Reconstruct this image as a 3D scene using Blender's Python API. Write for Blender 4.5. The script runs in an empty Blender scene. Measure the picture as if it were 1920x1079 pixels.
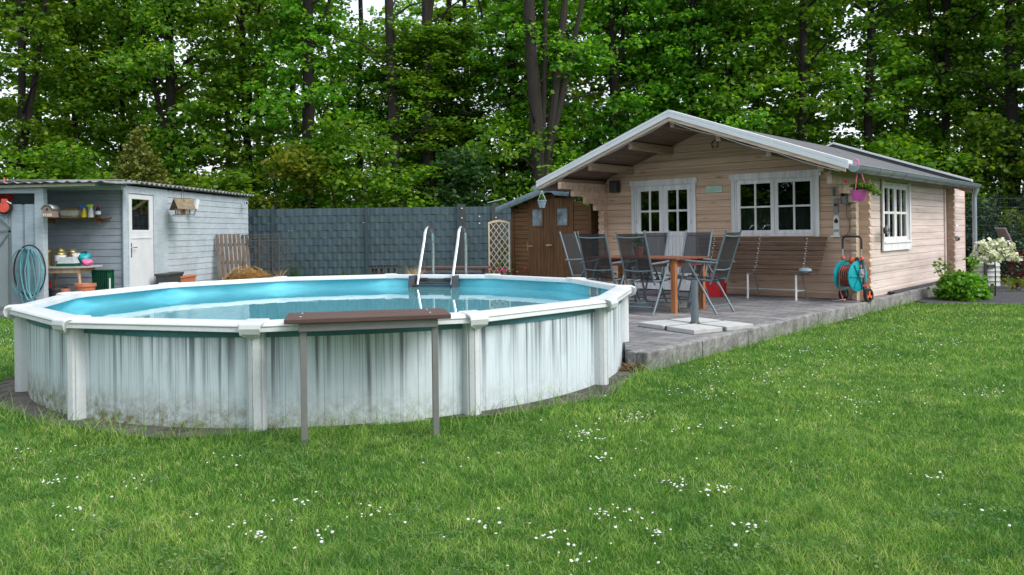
import bpy, math, random
import numpy as np
from mathutils import Vector, Matrix
random.seed(7); rng = np.random.default_rng(7)
SC = bpy.context.scene; COL = SC.collection
PI = math.pi; R = math.radians

# ------------------------------------------------------------------ camera, sky, sun
cam = bpy.data.objects.new("camera", bpy.data.cameras.new("camera")); COL.objects.link(cam)
cam.data.sensor_width = 36; cam.data.lens = 27.43; cam.data.clip_end = 800; cam.data.clip_start = .05
cam.data.shift_y = -105.5/1920
cam.location = (0, 0, 1.25); cam.rotation_euler = (R(90), R(.716), 0)
cam.data.dof.use_dof = False
SC.camera = cam
SUN_EL, SUN_AZ = R(46), R(122)     # azimuth measured from +Y clockwise towards +X
w = bpy.data.worlds.new("World"); SC.world = w; w.use_nodes = True
nt = w.node_tree; bg = nt.nodes["Background"]
sky = nt.nodes.new("ShaderNodeTexSky"); sky.sky_type = 'NISHITA'; sky.sun_disc = False
sky.sun_elevation = SUN_EL; sky.sun_rotation = SUN_AZ; sky.air_density = 1.0; sky.dust_density = 6.0; sky.ozone_density = 1.4
cl = nt.nodes.new("ShaderNodeMix"); cl.data_type = 'RGBA'; cl.inputs[7].default_value = (4.4, 4.7, 5.15, 1)      # thin bright cloud layer over the blue
ctc = nt.nodes.new("ShaderNodeTexCoord"); cns = nt.nodes.new("ShaderNodeTexNoise"); cns.inputs['Scale'].default_value = 3; cns.inputs['Detail'].default_value = 5
crp = nt.nodes.new("ShaderNodeMapRange"); crp.inputs['From Min'].default_value = .35; crp.inputs['From Max'].default_value = .6; crp.inputs['To Min'].default_value = .55; crp.inputs['To Max'].default_value = .95
nt.links.new(ctc.outputs['Generated'], cns.inputs['Vector']); nt.links.new(cns.outputs['Fac'], crp.inputs['Value']); nt.links.new(crp.outputs[0], cl.inputs[0])
nt.links.new(sky.outputs[0], cl.inputs[6]); nt.links.new(cl.outputs[2], bg.inputs[0]); bg.inputs[1].default_value = .15
sd = bpy.data.lights.new("sun", 'SUN'); sd.energy = 1.05; sd.angle = R(26); sd.color = (1, .97, .93)
sun = bpy.data.objects.new("sun", sd); COL.objects.link(sun)
sv = Vector((math.sin(SUN_AZ)*math.cos(SUN_EL), math.cos(SUN_AZ)*math.cos(SUN_EL), math.sin(SUN_EL)))
sun.rotation_euler = sv.to_track_quat('Z', 'Y').to_euler()
SC.view_settings.view_transform = 'Standard'; SC.view_settings.look = 'None'
SC.view_settings.exposure = 1.0; SC.view_settings.gamma = 1
SC.render.engine = 'CYCLES'
SC.cycles.max_bounces = 8; SC.cycles.transparent_max_bounces = 24

# ------------------------------------------------------------------ helpers
F_, S_ = 1463., .0125
def ray(px, py):
    a = px-960; b = 434-py
    return (a+b*S_)/(1+S_*S_)/F_, (b-a*S_)/(1+S_*S_)/F_
def at(px, py, Y):
    r, u = ray(px, py); return Vector((r*Y, Y, 1.25+u*Y))
def gz(px, py, z=0):
    r, u = ray(px, py); Y = (z-1.25)/u; return Vector((r*Y, Y, z))
HC = Vector((5.17, 11.61, 0)); HX = Vector((.744, -.668, 0)); HY = Vector((.668, .744, 0)); HA = math.atan2(-.668, .744)
def HL(x, y, z=0): return HC + HX*x + HY*y + Vector((0, 0, z))
PZ = .16

def tag(o, label=None, cat=None, group=None, kind=None):
    if label: o['label'] = label
    if cat: o['category'] = cat
    if group: o['group'] = group
    if kind: o['kind'] = kind
    return o
def empty(name, loc=(0,0,0), rz=0, label=None, cat=None, group=None):
    o = bpy.data.objects.new(name, None); COL.objects.link(o); o.empty_display_size = .1
    o.location = loc; o.rotation_euler = (0, 0, rz); return tag(o, label, cat, group)
def copy_tree(o, parent=None):
    c = o.copy(); COL.objects.link(c)
    if parent: c.parent = parent
    for ch in list(o.children): copy_tree(ch, c)
    return c

class MB:
    def __init__(s): s.v = []; s.f = []
    def add(s, vs, fs):
        n = len(s.v); s.v += [tuple(v) for v in vs]; s.f += [tuple(i+n for i in f) for f in fs]; return s
    def box(s, x0, x1, y0, y1, z0, z1, M=None):
        vs = [Vector(p) for p in ((x0,y0,z0),(x1,y0,z0),(x1,y1,z0),(x0,y1,z0),(x0,y0,z1),(x1,y0,z1),(x1,y1,z1),(x0,y1,z1))]
        if M: vs = [M @ v for v in vs]
        return s.add(vs, [(0,3,2,1),(4,5,6,7),(0,1,5,4),(1,2,6,5),(2,3,7,6),(3,0,4,7)])
    def bar(s, a, b, wd, th, up=(0,0,1)):
        a = Vector(a); b = Vector(b); d = b-a; L = d.length; d.normalize(); u = Vector(up)
        if abs(d.dot(u)) > .98: u = Vector((0,1,0))
        x = d.cross(u).normalized(); u = x.cross(d)
        M = Matrix((( *x, 0), (*d, 0), (*u, 0), (0,0,0,1))).transposed(); M.translation = a
        return s.box(-wd/2, wd/2, 0, L, -th/2, th/2, M)
    def tube(s, pts, r, seg=10, closed=False, cap=True):
        pts = [Vector(p) for p in pts]; n = len(pts); rs = r if hasattr(r, '__len__') else [r]*n
        base = len(s.v); prev = None
        for i, p in enumerate(pts):
            if closed: t = pts[(i+1) % n]-pts[i-1]
            else: t = pts[min(i+1, n-1)]-pts[max(i-1, 0)]
            if t.length < 1e-9: t = Vector((0,0,1))
            t.normalize()
            if prev is None:
                u = Vector((0,0,1)) if abs(t.z) < .9 else Vector((1,0,0)); x = t.cross(u).normalized()
            else:
                x = (prev - t*prev.dot(t)); x = x.normalized() if x.length > 1e-6 else t.orthogonal().normalized()
            prev = x; y = t.cross(x)
            for k in range(seg):
                a = 2*PI*k/seg; q = p + (x*math.cos(a)+y*math.sin(a))*rs[i]; s.v.append(tuple(q))
        m = n if closed else n-1
        for i in range(m):
            j = (i+1) % n
            for k in range(seg):
                l = (k+1) % seg
                s.f.append((base+i*seg+k, base+i*seg+l, base+j*seg+l, base+j*seg+k))
        if cap and not closed:
            s.f.append(tuple(base+k for k in reversed(range(seg)))); s.f.append(tuple(base+(n-1)*seg+k for k in range(seg)))
        return s
    def lathe(s, prof, c=(0,0,0), seg=24, M=None, cap=True):
        base = len(s.v)
        for (r, z) in prof:
            for k in range(seg):
                a = 2*PI*k/seg; q = Vector((r*math.cos(a), r*math.sin(a), z))
                if M: q = M @ q
                s.v.append(tuple(q+Vector(c)))
        for i in range(len(prof)-1):
            for k in range(seg):
                l = (k+1) % seg
                s.f.append((base+i*seg+k, base+i*seg+l, base+(i+1)*seg+l, base+(i+1)*seg+k))
        if cap:
            if prof[0][0] > 1e-4: s.f.append(tuple(base+k for k in reversed(range(seg))))
            if prof[-1][0] > 1e-4: s.f.append(tuple(base+(len(prof)-1)*seg+k for k in range(seg)))
        return s
    def prism(s, poly, a, b, M=None, flip=False):
        # poly in (u,v); extruded along local z from a to b
        n = len(poly); vs = [Vector((p[0], p[1], a)) for p in poly]+[Vector((p[0], p[1], b)) for p in poly]
        if M: vs = [M @ v for v in vs]
        fs = [tuple(reversed(range(n))), tuple(range(n, 2*n))]+[(i, (i+1) % n, n+(i+1) % n, n+i) for i in range(n)]
        return s.add(vs, fs)
    def build(s, name, mat, parent=None, bevel=0, smooth=False, loc=None, rz=None, rot=None, sub=0):
        me = bpy.data.meshes.new(name); me.from_pydata(s.v, [], s.f); me.materials.append(mat)
        import bmesh
        bm = bmesh.new(); bm.from_mesh(me); bmesh.ops.recalc_face_normals(bm, faces=bm.faces); bm.to_mesh(me); bm.free()
        o = bpy.data.objects.new(name, me); COL.objects.link(o)
        if smooth:
            me.polygons.foreach_set('use_smooth', [True]*len(me.polygons))
            me.set_sharp_from_angle(angle=R(40))
        if bevel:
            b = o.modifiers.new('bevel', 'BEVEL'); b.width = bevel; b.segments = 2; b.limit_method = 'ANGLE'; b.angle_limit = R(50)
        if sub:
            b = o.modifiers.new('sub', 'SUBSURF'); b.levels = b.render_levels = sub
        if parent: o.parent = parent
        if loc is not None: o.location = loc
        if rz is not None: o.rotation_euler = (0, 0, rz)
        if rot is not None: o.rotation_euler = rot
        return o

def npmesh(name, verts, faces, mat, parent=None, smooth=False):
    """verts (N,3), faces (M,k) with constant k"""
    me = bpy.data.meshes.new(name); N = len(verts); M, k = faces.shape
    me.vertices.add(N); me.vertices.foreach_set('co', verts.astype(np.float32).ravel())
    me.loops.add(M*k); me.loops.foreach_set('vertex_index', faces.astype(np.int32).ravel())
    me.polygons.add(M); me.polygons.foreach_set('loop_start', np.arange(0, M*k, k, dtype=np.int32))
    me.polygons.foreach_set('loop_total', np.full(M, k, dtype=np.int32))
    if smooth: me.polygons.foreach_set('use_smooth', np.ones(M, bool))
    me.update(); me.validate(); me.materials.append(mat)
    o = bpy.data.objects.new(name, me); COL.objects.link(o)
    if parent: o.parent = parent
    return o

# ------------------------------------------------------------------ materials
def new_mat(name):
    m = bpy.data.materials.new(name); m.use_nodes = True; n = m.node_tree
    return m, n, n.nodes["Principled BSDF"], n.nodes, n.links
def ramp(n, stops):
    r = n.nodes.new("ShaderNodeValToRGB"); e = r.color_ramp.elements
    while len(e) < len(stops): e.new(.5)
    for i, (p, c) in enumerate(stops):
        e[i].position = p; e[i].color = (*c, 1) if len(c) == 3 else c
    return r
def coords(n, scale=(1,1,1), kind='Object', rot=(0,0,0)):
    t = n.nodes.new("ShaderNodeTexCoord"); m = n.nodes.new("ShaderNodeMapping"); m.inputs['Scale'].default_value = scale
    m.inputs['Rotation'].default_value = rot
    n.links.new(t.outputs[kind], m.inputs[0]); return m.outputs[0]
def noise(n, vec, scale, detail=4, rough=.55):
    t = n.nodes.new("ShaderNodeTexNoise"); t.inputs['Scale'].default_value = scale; t.inputs['Detail'].default_value = detail
    t.inputs['Roughness'].default_value = rough
    if vec is not None: n.links.new(vec, t.inputs['Vector'])
    return t.outputs['Fac']
def bump(n, bs, h, strength=.3, dist=.01):
    b = n.nodes.new("ShaderNodeBump"); b.inputs['Strength'].default_value = strength; b.inputs['Distance'].default_value = dist
    n.links.new(h, b.inputs['Height']); n.links.new(b.outputs[0], bs.inputs['Normal'])
def mixc(n, fac, a, b, mode='MIX'):
    m = n.nodes.new("ShaderNodeMix"); m.data_type = 'RGBA'; m.blend_type = mode
    for sck, val in ((m.inputs[0], fac), (m.inputs[6], a), (m.inputs[7], b)):
        if hasattr(val, 'links'): n.links.new(val, sck)
        elif isinstance(val, (int, float)): sck.default_value = val
        else: sck.default_value = (*val, 1)
    return m.outputs[2]
def math_(n, op, a, b=None, clamp=False):
    m = n.nodes.new("ShaderNodeMath"); m.operation = op; m.use_clamp = clamp
    for i, val in enumerate((a, b)):
        if val is None: continue
        if hasattr(val, 'links'): n.links.new(val, m.inputs[i])
        else: m.inputs[i].default_value = val
    return m.outputs[0]
def sep(n, vec):
    s = n.nodes.new("ShaderNodeSeparateXYZ"); n.links.new(vec, s.inputs[0]); return s.outputs

def plain(name, col, rough=.5, metal=0, var=.12, nscale=12, bmp=.05, spec=.5):
    m, n, bs, N, L = new_mat(name); v = coords(n); f = noise(n, v, nscale, 5)
    c0 = tuple(c*(1-var) for c in col); c1 = tuple(min(1, c*(1+var)) for c in col)
    r = ramp(n, [(.3, c0), (.7, c1)]); L.new(f, r.inputs[0]); L.new(r.outputs[0], bs.inputs['Base Color'])
    bs.inputs['Roughness'].default_value = rough; bs.inputs['Metallic'].default_value = metal
    bs.inputs['Specular IOR Level'].default_value = spec
    if bmp: bump(n, bs, noise(n, v, nscale*6, 3), bmp, .004)
    return m

def wood(name, col, dark, grain=(1.2, 30, 30), knots=.5, rough=.75, weather=None, board=None, axis='x', bmp=.25, soft=0.):
    """grain runs along the axis given; board = (axis index, height) gives each board its own tone"""
    m, n, bs, N, L = new_mat(name)
    sc = {'x': (1, 14, 14), 'y': (14, 1, 14), 'z': (14, 14, 1)}[axis]
    v = coords(n, sc)
    obj = coords(n)
    if board:
        s = sep(n, obj); k = math_(n, 'FLOOR', math_(n, 'DIVIDE', s[board[0]], board[1]))
        wn = N.new("ShaderNodeTexWhiteNoise"); wn.noise_dimensions = '1D'; L.new(k, wn.inputs['W'])
        cb = N.new("ShaderNodeCombineXYZ"); L.new(math_(n, 'MULTIPLY', wn.outputs['Value'], 40), cb.inputs[0]); L.new(math_(n, 'MULTIPLY', wn.outputs['Value'], 17), cb.inputs[2])
        ad = N.new("ShaderNodeVectorMath"); ad.operation = 'ADD'; L.new(v, ad.inputs[0]); L.new(cb.outputs[0], ad.inputs[1]); v = ad.outputs[0]
    g = noise(n, v, 2.2, 8, .65); g2 = noise(n, v, .7, 3)
    mid = tuple(a*soft+b*(1-soft) for a, b in zip(col, dark)); r = ramp(n, [(.30, mid), (.52, col), (.75, tuple(min(1, c*1.07) for c in col))]); L.new(g, r.inputs[0])
    c = r.outputs[0]
    r2 = ramp(n, [(.3, (.78,.78,.78)), (.7, (1.12,1.1,1.08))]); L.new(g2, r2.inputs[0]); c = mixc(n, 1, c, r2.outputs[0], 'MULTIPLY')
    if board:
        r3 = ramp(n, [(0, (.86,.85,.84)), (1, (1.1,1.1,1.1))]); L.new(wn.outputs['Value'], r3.inputs[0]); c = mixc(n, 1, c, r3.outputs[0], 'MULTIPLY')
    if knots:
        vo = N.new("ShaderNodeTexVoronoi"); vo.inputs['Scale'].default_value = 1.0; vo.inputs['Randomness'].default_value = 1
        ks = {'x': (1.9, 6, 7), 'y': (6, 1.9, 7), 'z': (7, 6, 1.9)}[axis]
        L.new(coords(n, ks), vo.inputs['Vector'])
        kr = ramp(n, [(.06, (1,1,1)), (.20, (0,0,0))]); L.new(vo.outputs['Distance'], kr.inputs[0])
        kk = math_(n, 'MULTIPLY', kr.outputs[0], knots); c = mixc(n, kk, c, tuple(d*.7 for d in dark))
    if weather:
        f = noise(n, coords(n, (1,1,1)), 1.6, 6, .6); rr = ramp(n, [(.42, (0,0,0)), (.66, (1,1,1))]); L.new(f, rr.inputs[0])
        c = mixc(n, math_(n, 'MULTIPLY', rr.outputs[0], .35), c, weather)
    L.new(c, bs.inputs['Base Color']); bs.inputs['Roughness'].default_value = rough; bs.inputs['Specular IOR Level'].default_value = .3
    bump(n, bs, g, bmp, .006); return m

M = {}
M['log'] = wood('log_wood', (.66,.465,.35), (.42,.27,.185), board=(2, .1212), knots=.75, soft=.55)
M['log_lit_side'] = wood('log_lit_side_wood', (.66,.56,.52), (.50,.40,.355), board=(2, .1212), knots=.3, axis='y', weather=(.66,.60,.57), soft=.6)  # paler, cooler copy of the log wood for the wall turned to the light
M['log_end'] = wood('log_end_wood', (.56,.44,.35), (.42,.31,.23), knots=0)
M['rafter'] = wood('rafter_wood', (.40,.29,.22), (.27,.18,.13), axis='y', knots=.4)
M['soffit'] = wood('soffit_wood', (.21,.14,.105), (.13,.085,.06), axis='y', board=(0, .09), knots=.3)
M['white_wood'] = wood('white_painted_wood', (.80,.80,.83), (.70,.69,.72), knots=0, axis='z', bmp=.1)
M['trim'] = plain('aluminium_trim', (.68,.71,.73), .42, 0, .04, 3, .0)
M['zinc'] = plain('zinc_gutter', (.30,.36,.39), .4, .55, .12, 5, .03)
M['brown'] = wood('brown_stained_boards', (.17,.085,.04), (.06,.03,.014), axis='x', board=(2, .09), knots=.5, weather=(.25,.14,.07))
M['brown_v'] = wood('brown_stained_door', (.16,.078,.036), (.055,.027,.013), axis='z', board=(0, .085), knots=.3, weather=(.22,.12,.06))
M['table'] = wood('oiled_table_wood', (.42,.17,.07), (.28,.10,.04), axis='z', knots=0, rough=.45)
M['table_top'] = wood('oiled_table_top', (.22,.085,.05), (.14,.05,.03), axis='x', knots=0, rough=.4, board=(1, .09))
M['bench'] = wood('bench_slat_wood', (.150,.092,.062), (.08,.048,.033), axis='x', knots=.4)
M['plankboard'] = wood('composite_deck_board', (.115,.07,.06), (.075,.045,.04), axis='x', knots=0, rough=.5)
M['pallet'] = wood('grey_old_wood', (.20,.165,.14), (.08,.062,.05), axis='z', knots=.4)
M['lath'] = wood('pale_lath_wood', (.72,.58,.42), (.56,.42,.29), axis='z', knots=0)
M['pale_leg'] = wood('pale_pine', (.50,.36,.24), (.38,.26,.16), axis='z', knots=0)
M['steel'] = plain('brushed_steel', (.62,.64,.66), .22, 1, .05, 20, .02)
M['alu'] = plain('grey_aluminium', (.155,.20,.225), .42, .35, .05, 20, .01)
M['alu_dark'] = plain('grey_metal_legs', (.22,.22,.22), .5, .3, .08, 14, .02)
M['pole'] = plain('slate_grey_pole', (.13,.16,.18), .4, .2)
M['dark'] = plain('black_plastic', (.02,.022,.024), .5)
M['dark_grey'] = plain('dark_grey_plastic', (.05,.055,.06), .55)
M['grey'] = plain('grey_plastic', (.25,.27,.28), .5)
M['white'] = plain('white_plastic', (.74,.76,.77), .4, var=.05)
M['red'] = plain('red_plastic', (.55,.02,.025), .4)
M['orange'] = plain('orange_plastic', (.85,.13,.03), .4)
M['coral'] = plain('coral_plastic', (.80,.12,.09), .45)
M['teal'] = plain('teal_plastic', (.0,.32,.37), .35)
M['terracotta'] = plain('terracotta', (.50,.17,.09), .85)
M['magenta'] = plain('magenta_plastic', (.55,.10,.38), .4)
M['pink'] = plain('pink_plastic', (.80,.16,.36), .45)
M['pot_blue'] = plain('pale_blue_plastic', (.30,.42,.50), .45)
M['hose_teal'] = plain('teal_hose', (.13,.36,.42), .4)
M['hose_red'] = plain('terracotta_hose', (.33,.07,.045), .5)
M['gold'] = plain('brass_tin', (.50,.42,.20), .3, .8)
M['green_plastic'] = plain('dark_green_plastic', (.006,.075,.04), .45)
M['yellow'] = plain('yellow_plastic', (.80,.66,.03), .4)
M['lime'] = plain('lime_plastic', (.55,.75,.05), .4)
M['blue'] = plain('blue_plastic', (.03,.22,.55), .4)
M['mint'] = plain('mint_paint', (.50,.68,.56), .6)
M['cream'] = plain('cream_paint', (.62,.57,.48), .6)
M['rust'] = plain('rusty_wire', (.10,.085,.08), .8)
M['wire_white'] = plain('galvanised_wire', (.30,.30,.29), .6)
M['wire_dark'] = plain('dark_green_wire', (.015,.03,.03), .5)
M['straw'] = plain('straw', (.62,.40,.13), .8, 0, .35, 14)
M['tank'] = plain('cream_tank', (.48,.50,.47), .5)
M['bitumen'] = plain('bitumen_felt', (.24,.31,.36), .8, 0, .2, 5, .2)
M['polycarb'] = plain('twin_wall_sheet', (.17,.20,.22), .25, 0, .3, 2, .02)
M['soil'] = plain('soil', (.035,.027,.022), 1, 0, .4, 9, .5)
M['leaf_litter'] = plain('dry_leaves', (.20,.09,.045), .9, 0, .4, 20, .4)
M['concrete_slab'] = plain('concrete_slab', (.42,.43,.42), .9, 0, .12, 9, .3)
M['curtain'] = plain('white_curtain', (.42,.44,.46), .9, 0, .1, 3, .05)
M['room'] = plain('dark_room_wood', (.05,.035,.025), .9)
M['rubber'] = plain('rubber', (.015,.015,.016), .8)
M['slate_fence'] = None

def glass(name, tint=(.9,.95,.95), base=.04, rough=.0, dark=0.):
    m, n, bs, N, L = new_mat(name); out = N['Material Output']; N.remove(bs)
    g = N.new("ShaderNodeBsdfGlossy"); g.inputs['Roughness'].default_value = rough; g.inputs['Color'].default_value = (1,1,1,1)
    t = N.new("ShaderNodeBsdfTransparent"); t.inputs['Color'].default_value = (*tint, 1)
    fr = N.new("ShaderNodeFresnel"); fr.inputs['IOR'].default_value = 1.5
    mx = N.new("ShaderNodeMixShader"); L.new(math_(n, 'ADD', math_(n, 'MULTIPLY', fr.outputs[0], 1.1), base, True), mx.inputs[0])
    L.new(t.outputs[0], mx.inputs[1]); L.new(g.outputs[0], mx.inputs[2]); L.new(mx.outputs[0], out.inputs[0]); return m
M['glass'] = glass('window_glass', (.5,.55,.55), .015)

def fabric():
    m, n, bs, N, L = new_mat('sling_mesh_fabric'); out = N['Material Output']
    bs.inputs['Base Color'].default_value = (.020,.021,.024,1); bs.inputs['Roughness'].default_value = .7
    t = N.new("ShaderNodeBsdfTransparent"); mx = N.new("ShaderNodeMixShader"); mx.inputs[0].default_value = .86
    L.new(t.outputs[0], mx.inputs[1]); L.new(bs.outputs[0], mx.inputs[2]); L.new(mx.outputs[0], out.inputs[0]); return m
M['sling'] = fabric()

def mesh_fill(name, col):
    return plain(name, col, .7)

def leafmat(name, cols, trans=.45, rough=.5):
    m, n, bs, N, L = new_mat(name); out = N['Material Output']
    geo = N.new("ShaderNodeNewGeometry"); r = ramp(n, cols); L.new(geo.outputs['Random Per Island'], r.inputs[0])
    oi = N.new("ShaderNodeObjectInfo"); hv = N.new("ShaderNodeHueSaturation")
    L.new(math_(n, 'ADD', math_(n, 'MULTIPLY', oi.outputs['Random'], .03), .467), hv.inputs['Hue'])
    L.new(math_(n, 'ADD', math_(n, 'MULTIPLY', oi.outputs['Random'], .45), .85), hv.inputs['Value'])
    L.new(r.outputs[0], hv.inputs['Color'])
    L.new(hv.outputs[0], bs.inputs['Base Color']); bs.inputs['Roughness'].default_value = rough; bs.inputs['Specular IOR Level'].default_value = .35
    tr = N.new("ShaderNodeBsdfTranslucent"); mm = mixc(n, 1, hv.outputs[0], (1.7,1.75,.5), 'MULTIPLY'); L.new(mm, tr.inputs[0])
    mx = N.new("ShaderNodeMixShader"); mx.inputs[0].default_value = trans
    L.new(bs.outputs[0], mx.inputs[1]); L.new(tr.outputs[0], mx.inputs[2]); L.new(mx.outputs[0], out.inputs[0]); return m
M['leaf'] = leafmat('maple_leaf', [(0,(.028,.11,.011)),(.35,(.05,.18,.016)),(.7,(.095,.265,.022)),(1,(.21,.37,.035))])
M['leaf_y'] = leafmat('yellow_leaf', [(0,(.05,.12,.012)),(.6,(.11,.18,.02)),(1,(.26,.27,.03))])
M['leaf_b'] = leafmat('blue_green_leaf', [(0,(.015,.06,.025)),(.5,(.03,.11,.04)),(1,(.07,.17,.06))])
M['needle'] = leafmat('conifer_spray', [(0,(.045,.09,.012)),(.5,(.10,.16,.02)),(1,(.20,.24,.04))], .2)
M['needle_dark'] = leafmat('dark_needle', [(0,(.01,.035,.02)),(1,(.03,.075,.045))], .1)
M['leaf_w'] = leafmat('variegated_leaf', [(0,(.25,.35,.18)),(.4,(.6,.62,.45)),(1,(.78,.78,.68))], .06)
M['leaf_r'] = leafmat('red_leaf', [(0,(.05,.012,.014)),(1,(.14,.03,.03))])
M['leaf_g'] = leafmat('garden_leaf', [(0,(.03,.10,.012)),(.6,(.07,.19,.025)),(1,(.18,.32,.05))])
M['petal'] = plain('pink_petal', (.75,.04,.14), .6)

def bark(name, c0, c1):
    m, n, bs, N, L = new_mat(name); v = coords(n, (6,6,.9)); f = noise(n, v, 2.5, 8, .7)
    r = ramp(n, [(.3, c0), (.7, c1)]); L.new(f, r.inputs[0]); L.new(r.outputs[0], bs.inputs['Base Color'])
    bs.inputs['Roughness'].default_value = .95; bump(n, bs, f, .8, .04); return m
M['bark_grey'] = bark('grey_bark', (.012,.010,.008), (.036,.029,.022))
M['bark_dark'] = bark('dark_bark', (.005,.004,.003), (.016,.012,.009))

# lawn ground under the blades
def lawn_mat():
    m, n, bs, N, L = new_mat('lawn_ground'); v = coords(n)
    a = noise(n, v, 1.2, 6, .6); b = noise(n, v, 45, 4, .7)
    r = ramp(n, [(.3,(.035,.085,.015)),(.5,(.055,.125,.02)),(.7,(.085,.15,.028))]); L.new(a, r.inputs[0])
    r2 = ramp(n, [(.3,(.45,.45,.4)),(.7,(1.25,1.25,1.1))]); L.new(b, r2.inputs[0])
    L.new(mixc(n, 1, r.outputs[0], r2.outputs[0], 'MULTIPLY'), bs.inputs['Base Color']); bs.inputs['Roughness'].default_value = 1
    bs.inputs['Specular IOR Level'].default_value = .1; bump(n, bs, b, .8, .02); return m
M['lawn'] = lawn_mat()
def blade_mat():
    m, n, bs, N, L = new_mat('grass_blade'); out = N['Material Output']; v = coords(n)
    geo = N.new("ShaderNodeNewGeometry")
    r = ramp(n, [(0,(.062,.175,.028)),(.40,(.12,.275,.044)),(.80,(.225,.41,.080)),(.93,(.33,.44,.14)),(1,(.50,.46,.26))]); L.new(geo.outputs['Random Per Island'], r.inputs[0])
    a = noise(n, v, 1.1, 6, .65); ra = ramp(n, [(.3,(.58,.76,.80)),(.44,(.95,.98,1.0)),(.56,(1.25,1.15,1.2)),(.70,(1.9,1.4,1.8))]); L.new(a, ra.inputs[0])
    a2 = noise(n, v, 8, 5, .75); ra2 = ramp(n, [(.36,(.52,.66,.62)),(.5,(1,1,1)),(.64,(1.55,1.32,1.35))]); L.new(a2, ra2.inputs[0])
    c = mixc(n, 1, mixc(n, 1, r.outputs[0], ra.outputs[0], 'MULTIPLY'), ra2.outputs[0], 'MULTIPLY')
    L.new(c, bs.inputs['Base Color']); bs.inputs['Roughness'].default_value = .6; bs.inputs['Specular IOR Level'].default_value = .25
    tr = N.new("ShaderNodeBsdfTranslucent"); L.new(mixc(n, 1, c, (1.2,1.35,.7), 'MULTIPLY'), tr.inputs[0])
    mx = N.new("ShaderNodeMixShader"); mx.inputs[0].default_value = .35
    L.new(bs.outputs[0], mx.inputs[1]); L.new(tr.outputs[0], mx.inputs[2]); L.new(mx.outputs[0], out.inputs[0]); return m
M['blade'] = blade_mat()

def patio_mat():
    m, n, bs, N, L = new_mat('grey_pavers'); v = coords(n)
    bt = N.new("ShaderNodeTexBrick"); L.new(v, bt.inputs['Vector']); bt.inputs['Scale'].default_value = 1
    bt.inputs['Brick Width'].default_value = .30; bt.inputs['Row Height'].default_value = .15; bt.inputs['Mortar Size'].default_value = .006
    bt.inputs['Color1'].default_value = (.14,.143,.15,1); bt.inputs['Color2'].default_value = (.25,.248,.25,1); bt.inputs['Mortar'].default_value = (.06,.058,.055,1)
    bt.inputs['Bias'].default_value = 0.0
    f = noise(n, v, 2.2, 6, .65); r = ramp(n, [(.35,(.75,.75,.76)),(.7,(1.35,1.3,1.28))]); L.new(f, r.inputs[0])
    f2 = noise(n, v, 60, 3); r2 = ramp(n, [(.3,(.85,.85,.85)),(.7,(1.15,1.15,1.15))]); L.new(f2, r2.inputs[0])
    c = mixc(n, 1, mixc(n, 1, bt.outputs['Color'], r.outputs[0], 'MULTIPLY'), r2.outputs[0], 'MULTIPLY')
    L.new(c, bs.inputs['Base Color']); bs.inputs['Roughness'].default_value = .75
    bump(n, bs, math_(n, 'SUBTRACT', f2, math_(n, 'MULTIPLY', bt.outputs['Fac'], 3)), .25, .006); return m
M['patio'] = patio_mat()
def kerb_mat():
    m, n, bs, N, L = new_mat('weathered_kerb'); v = coords(n); f = noise(n, v, 4, 8, .7); g = noise(n, v, 26, 4, .7)
    r = ramp(n, [(.35,(.14,.135,.13)),(.6,(.29,.29,.285)),(.8,(.36,.36,.35))]); L.new(f, r.inputs[0])
    r2 = ramp(n, [(.35,(.6,.6,.6)),(.6,(1.1,1.1,1.1))]); L.new(g, r2.inputs[0])
    L.new(mixc(n, 1, r.outputs[0], r2.outputs[0], 'MULTIPLY'), bs.inputs['Base Color']); bs.inputs['Roughness'].default_value = .95
    bump(n, bs, g, .5, .01); return m
M['kerb'] = kerb_mat()
def gravel_mat(name, c0, c1, sc=60):
    m, n, bs, N, L = new_mat(name); v = coords(n); vo = N.new("ShaderNodeTexVoronoi"); vo.inputs['Scale'].default_value = sc; L.new(v, vo.inputs['Vector'])
    s = sep(n, vo.outputs['Color']); r = ramp(n, [(0, c0), (1, c1)]); L.new(s[0], r.inputs[0])
    L.new(r.outputs[0], bs.inputs['Base Color']); bs.inputs['Roughness'].default_value = .95
    bump(n, bs, math_(n, 'SUBTRACT', 1, vo.outputs['Distance']), .8, .015); return m
M['gravel'] = gravel_mat('dark_gravel', (.025,.026,.03), (.10,.105,.115))
M['edging'] = gravel_mat('pool_edging_stone', (.04,.035,.032), (.11,.095,.085), 9)
M['forest_floor'] = gravel_mat('forest_floor', (.02,.025,.01), (.08,.07,.03), 8)
M['path'] = gravel_mat('path_paving', (.22,.22,.215), (.30,.30,.29), 4)

# ------------------------------------------------------------------ ground
g = MB(); g.add([(-120,-60,0),(120,-60,0),(120,160,0),(-120,160,0)], [(0,1,2,3)])
tag(g.build('lawn', M['lawn']), kind='structure')
g = MB(); g.add([(-100,19.6,.006),(100,19.6,.006),(100,150,.006),(-100,150,.006)], [(0,1,2,3)])
tag(g.build('forest_floor', M['forest_floor']), kind='structure')
PC = Vector((-1.625, 7.649, 0)); PR = 2.665            # pool centre and wall radius
# ring of edging stones round the pool (slightly uneven outline)
g = MB(); n = 96; vs = []
for k in range(n):
    a = 2*PI*k/n; ro = PR+.25+.05*math.sin(a*7+1)+.03*math.sin(a*17)-.20*math.exp(-((a-R(286))/.42)**2)
    vs += [(PC.x+(PR-.1)*math.cos(a), PC.y+(PR-.1)*math.sin(a), .012), (PC.x+ro*math.cos(a), PC.y+ro*math.sin(a), .012)]
g.add(vs, [(2*k, 2*k+1, (2*k+3) % (2*n), (2*k+2) % (2*n)) for k in range(n)])
tag(g.build('pool_edging', M['edging']), kind='structure')
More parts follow.
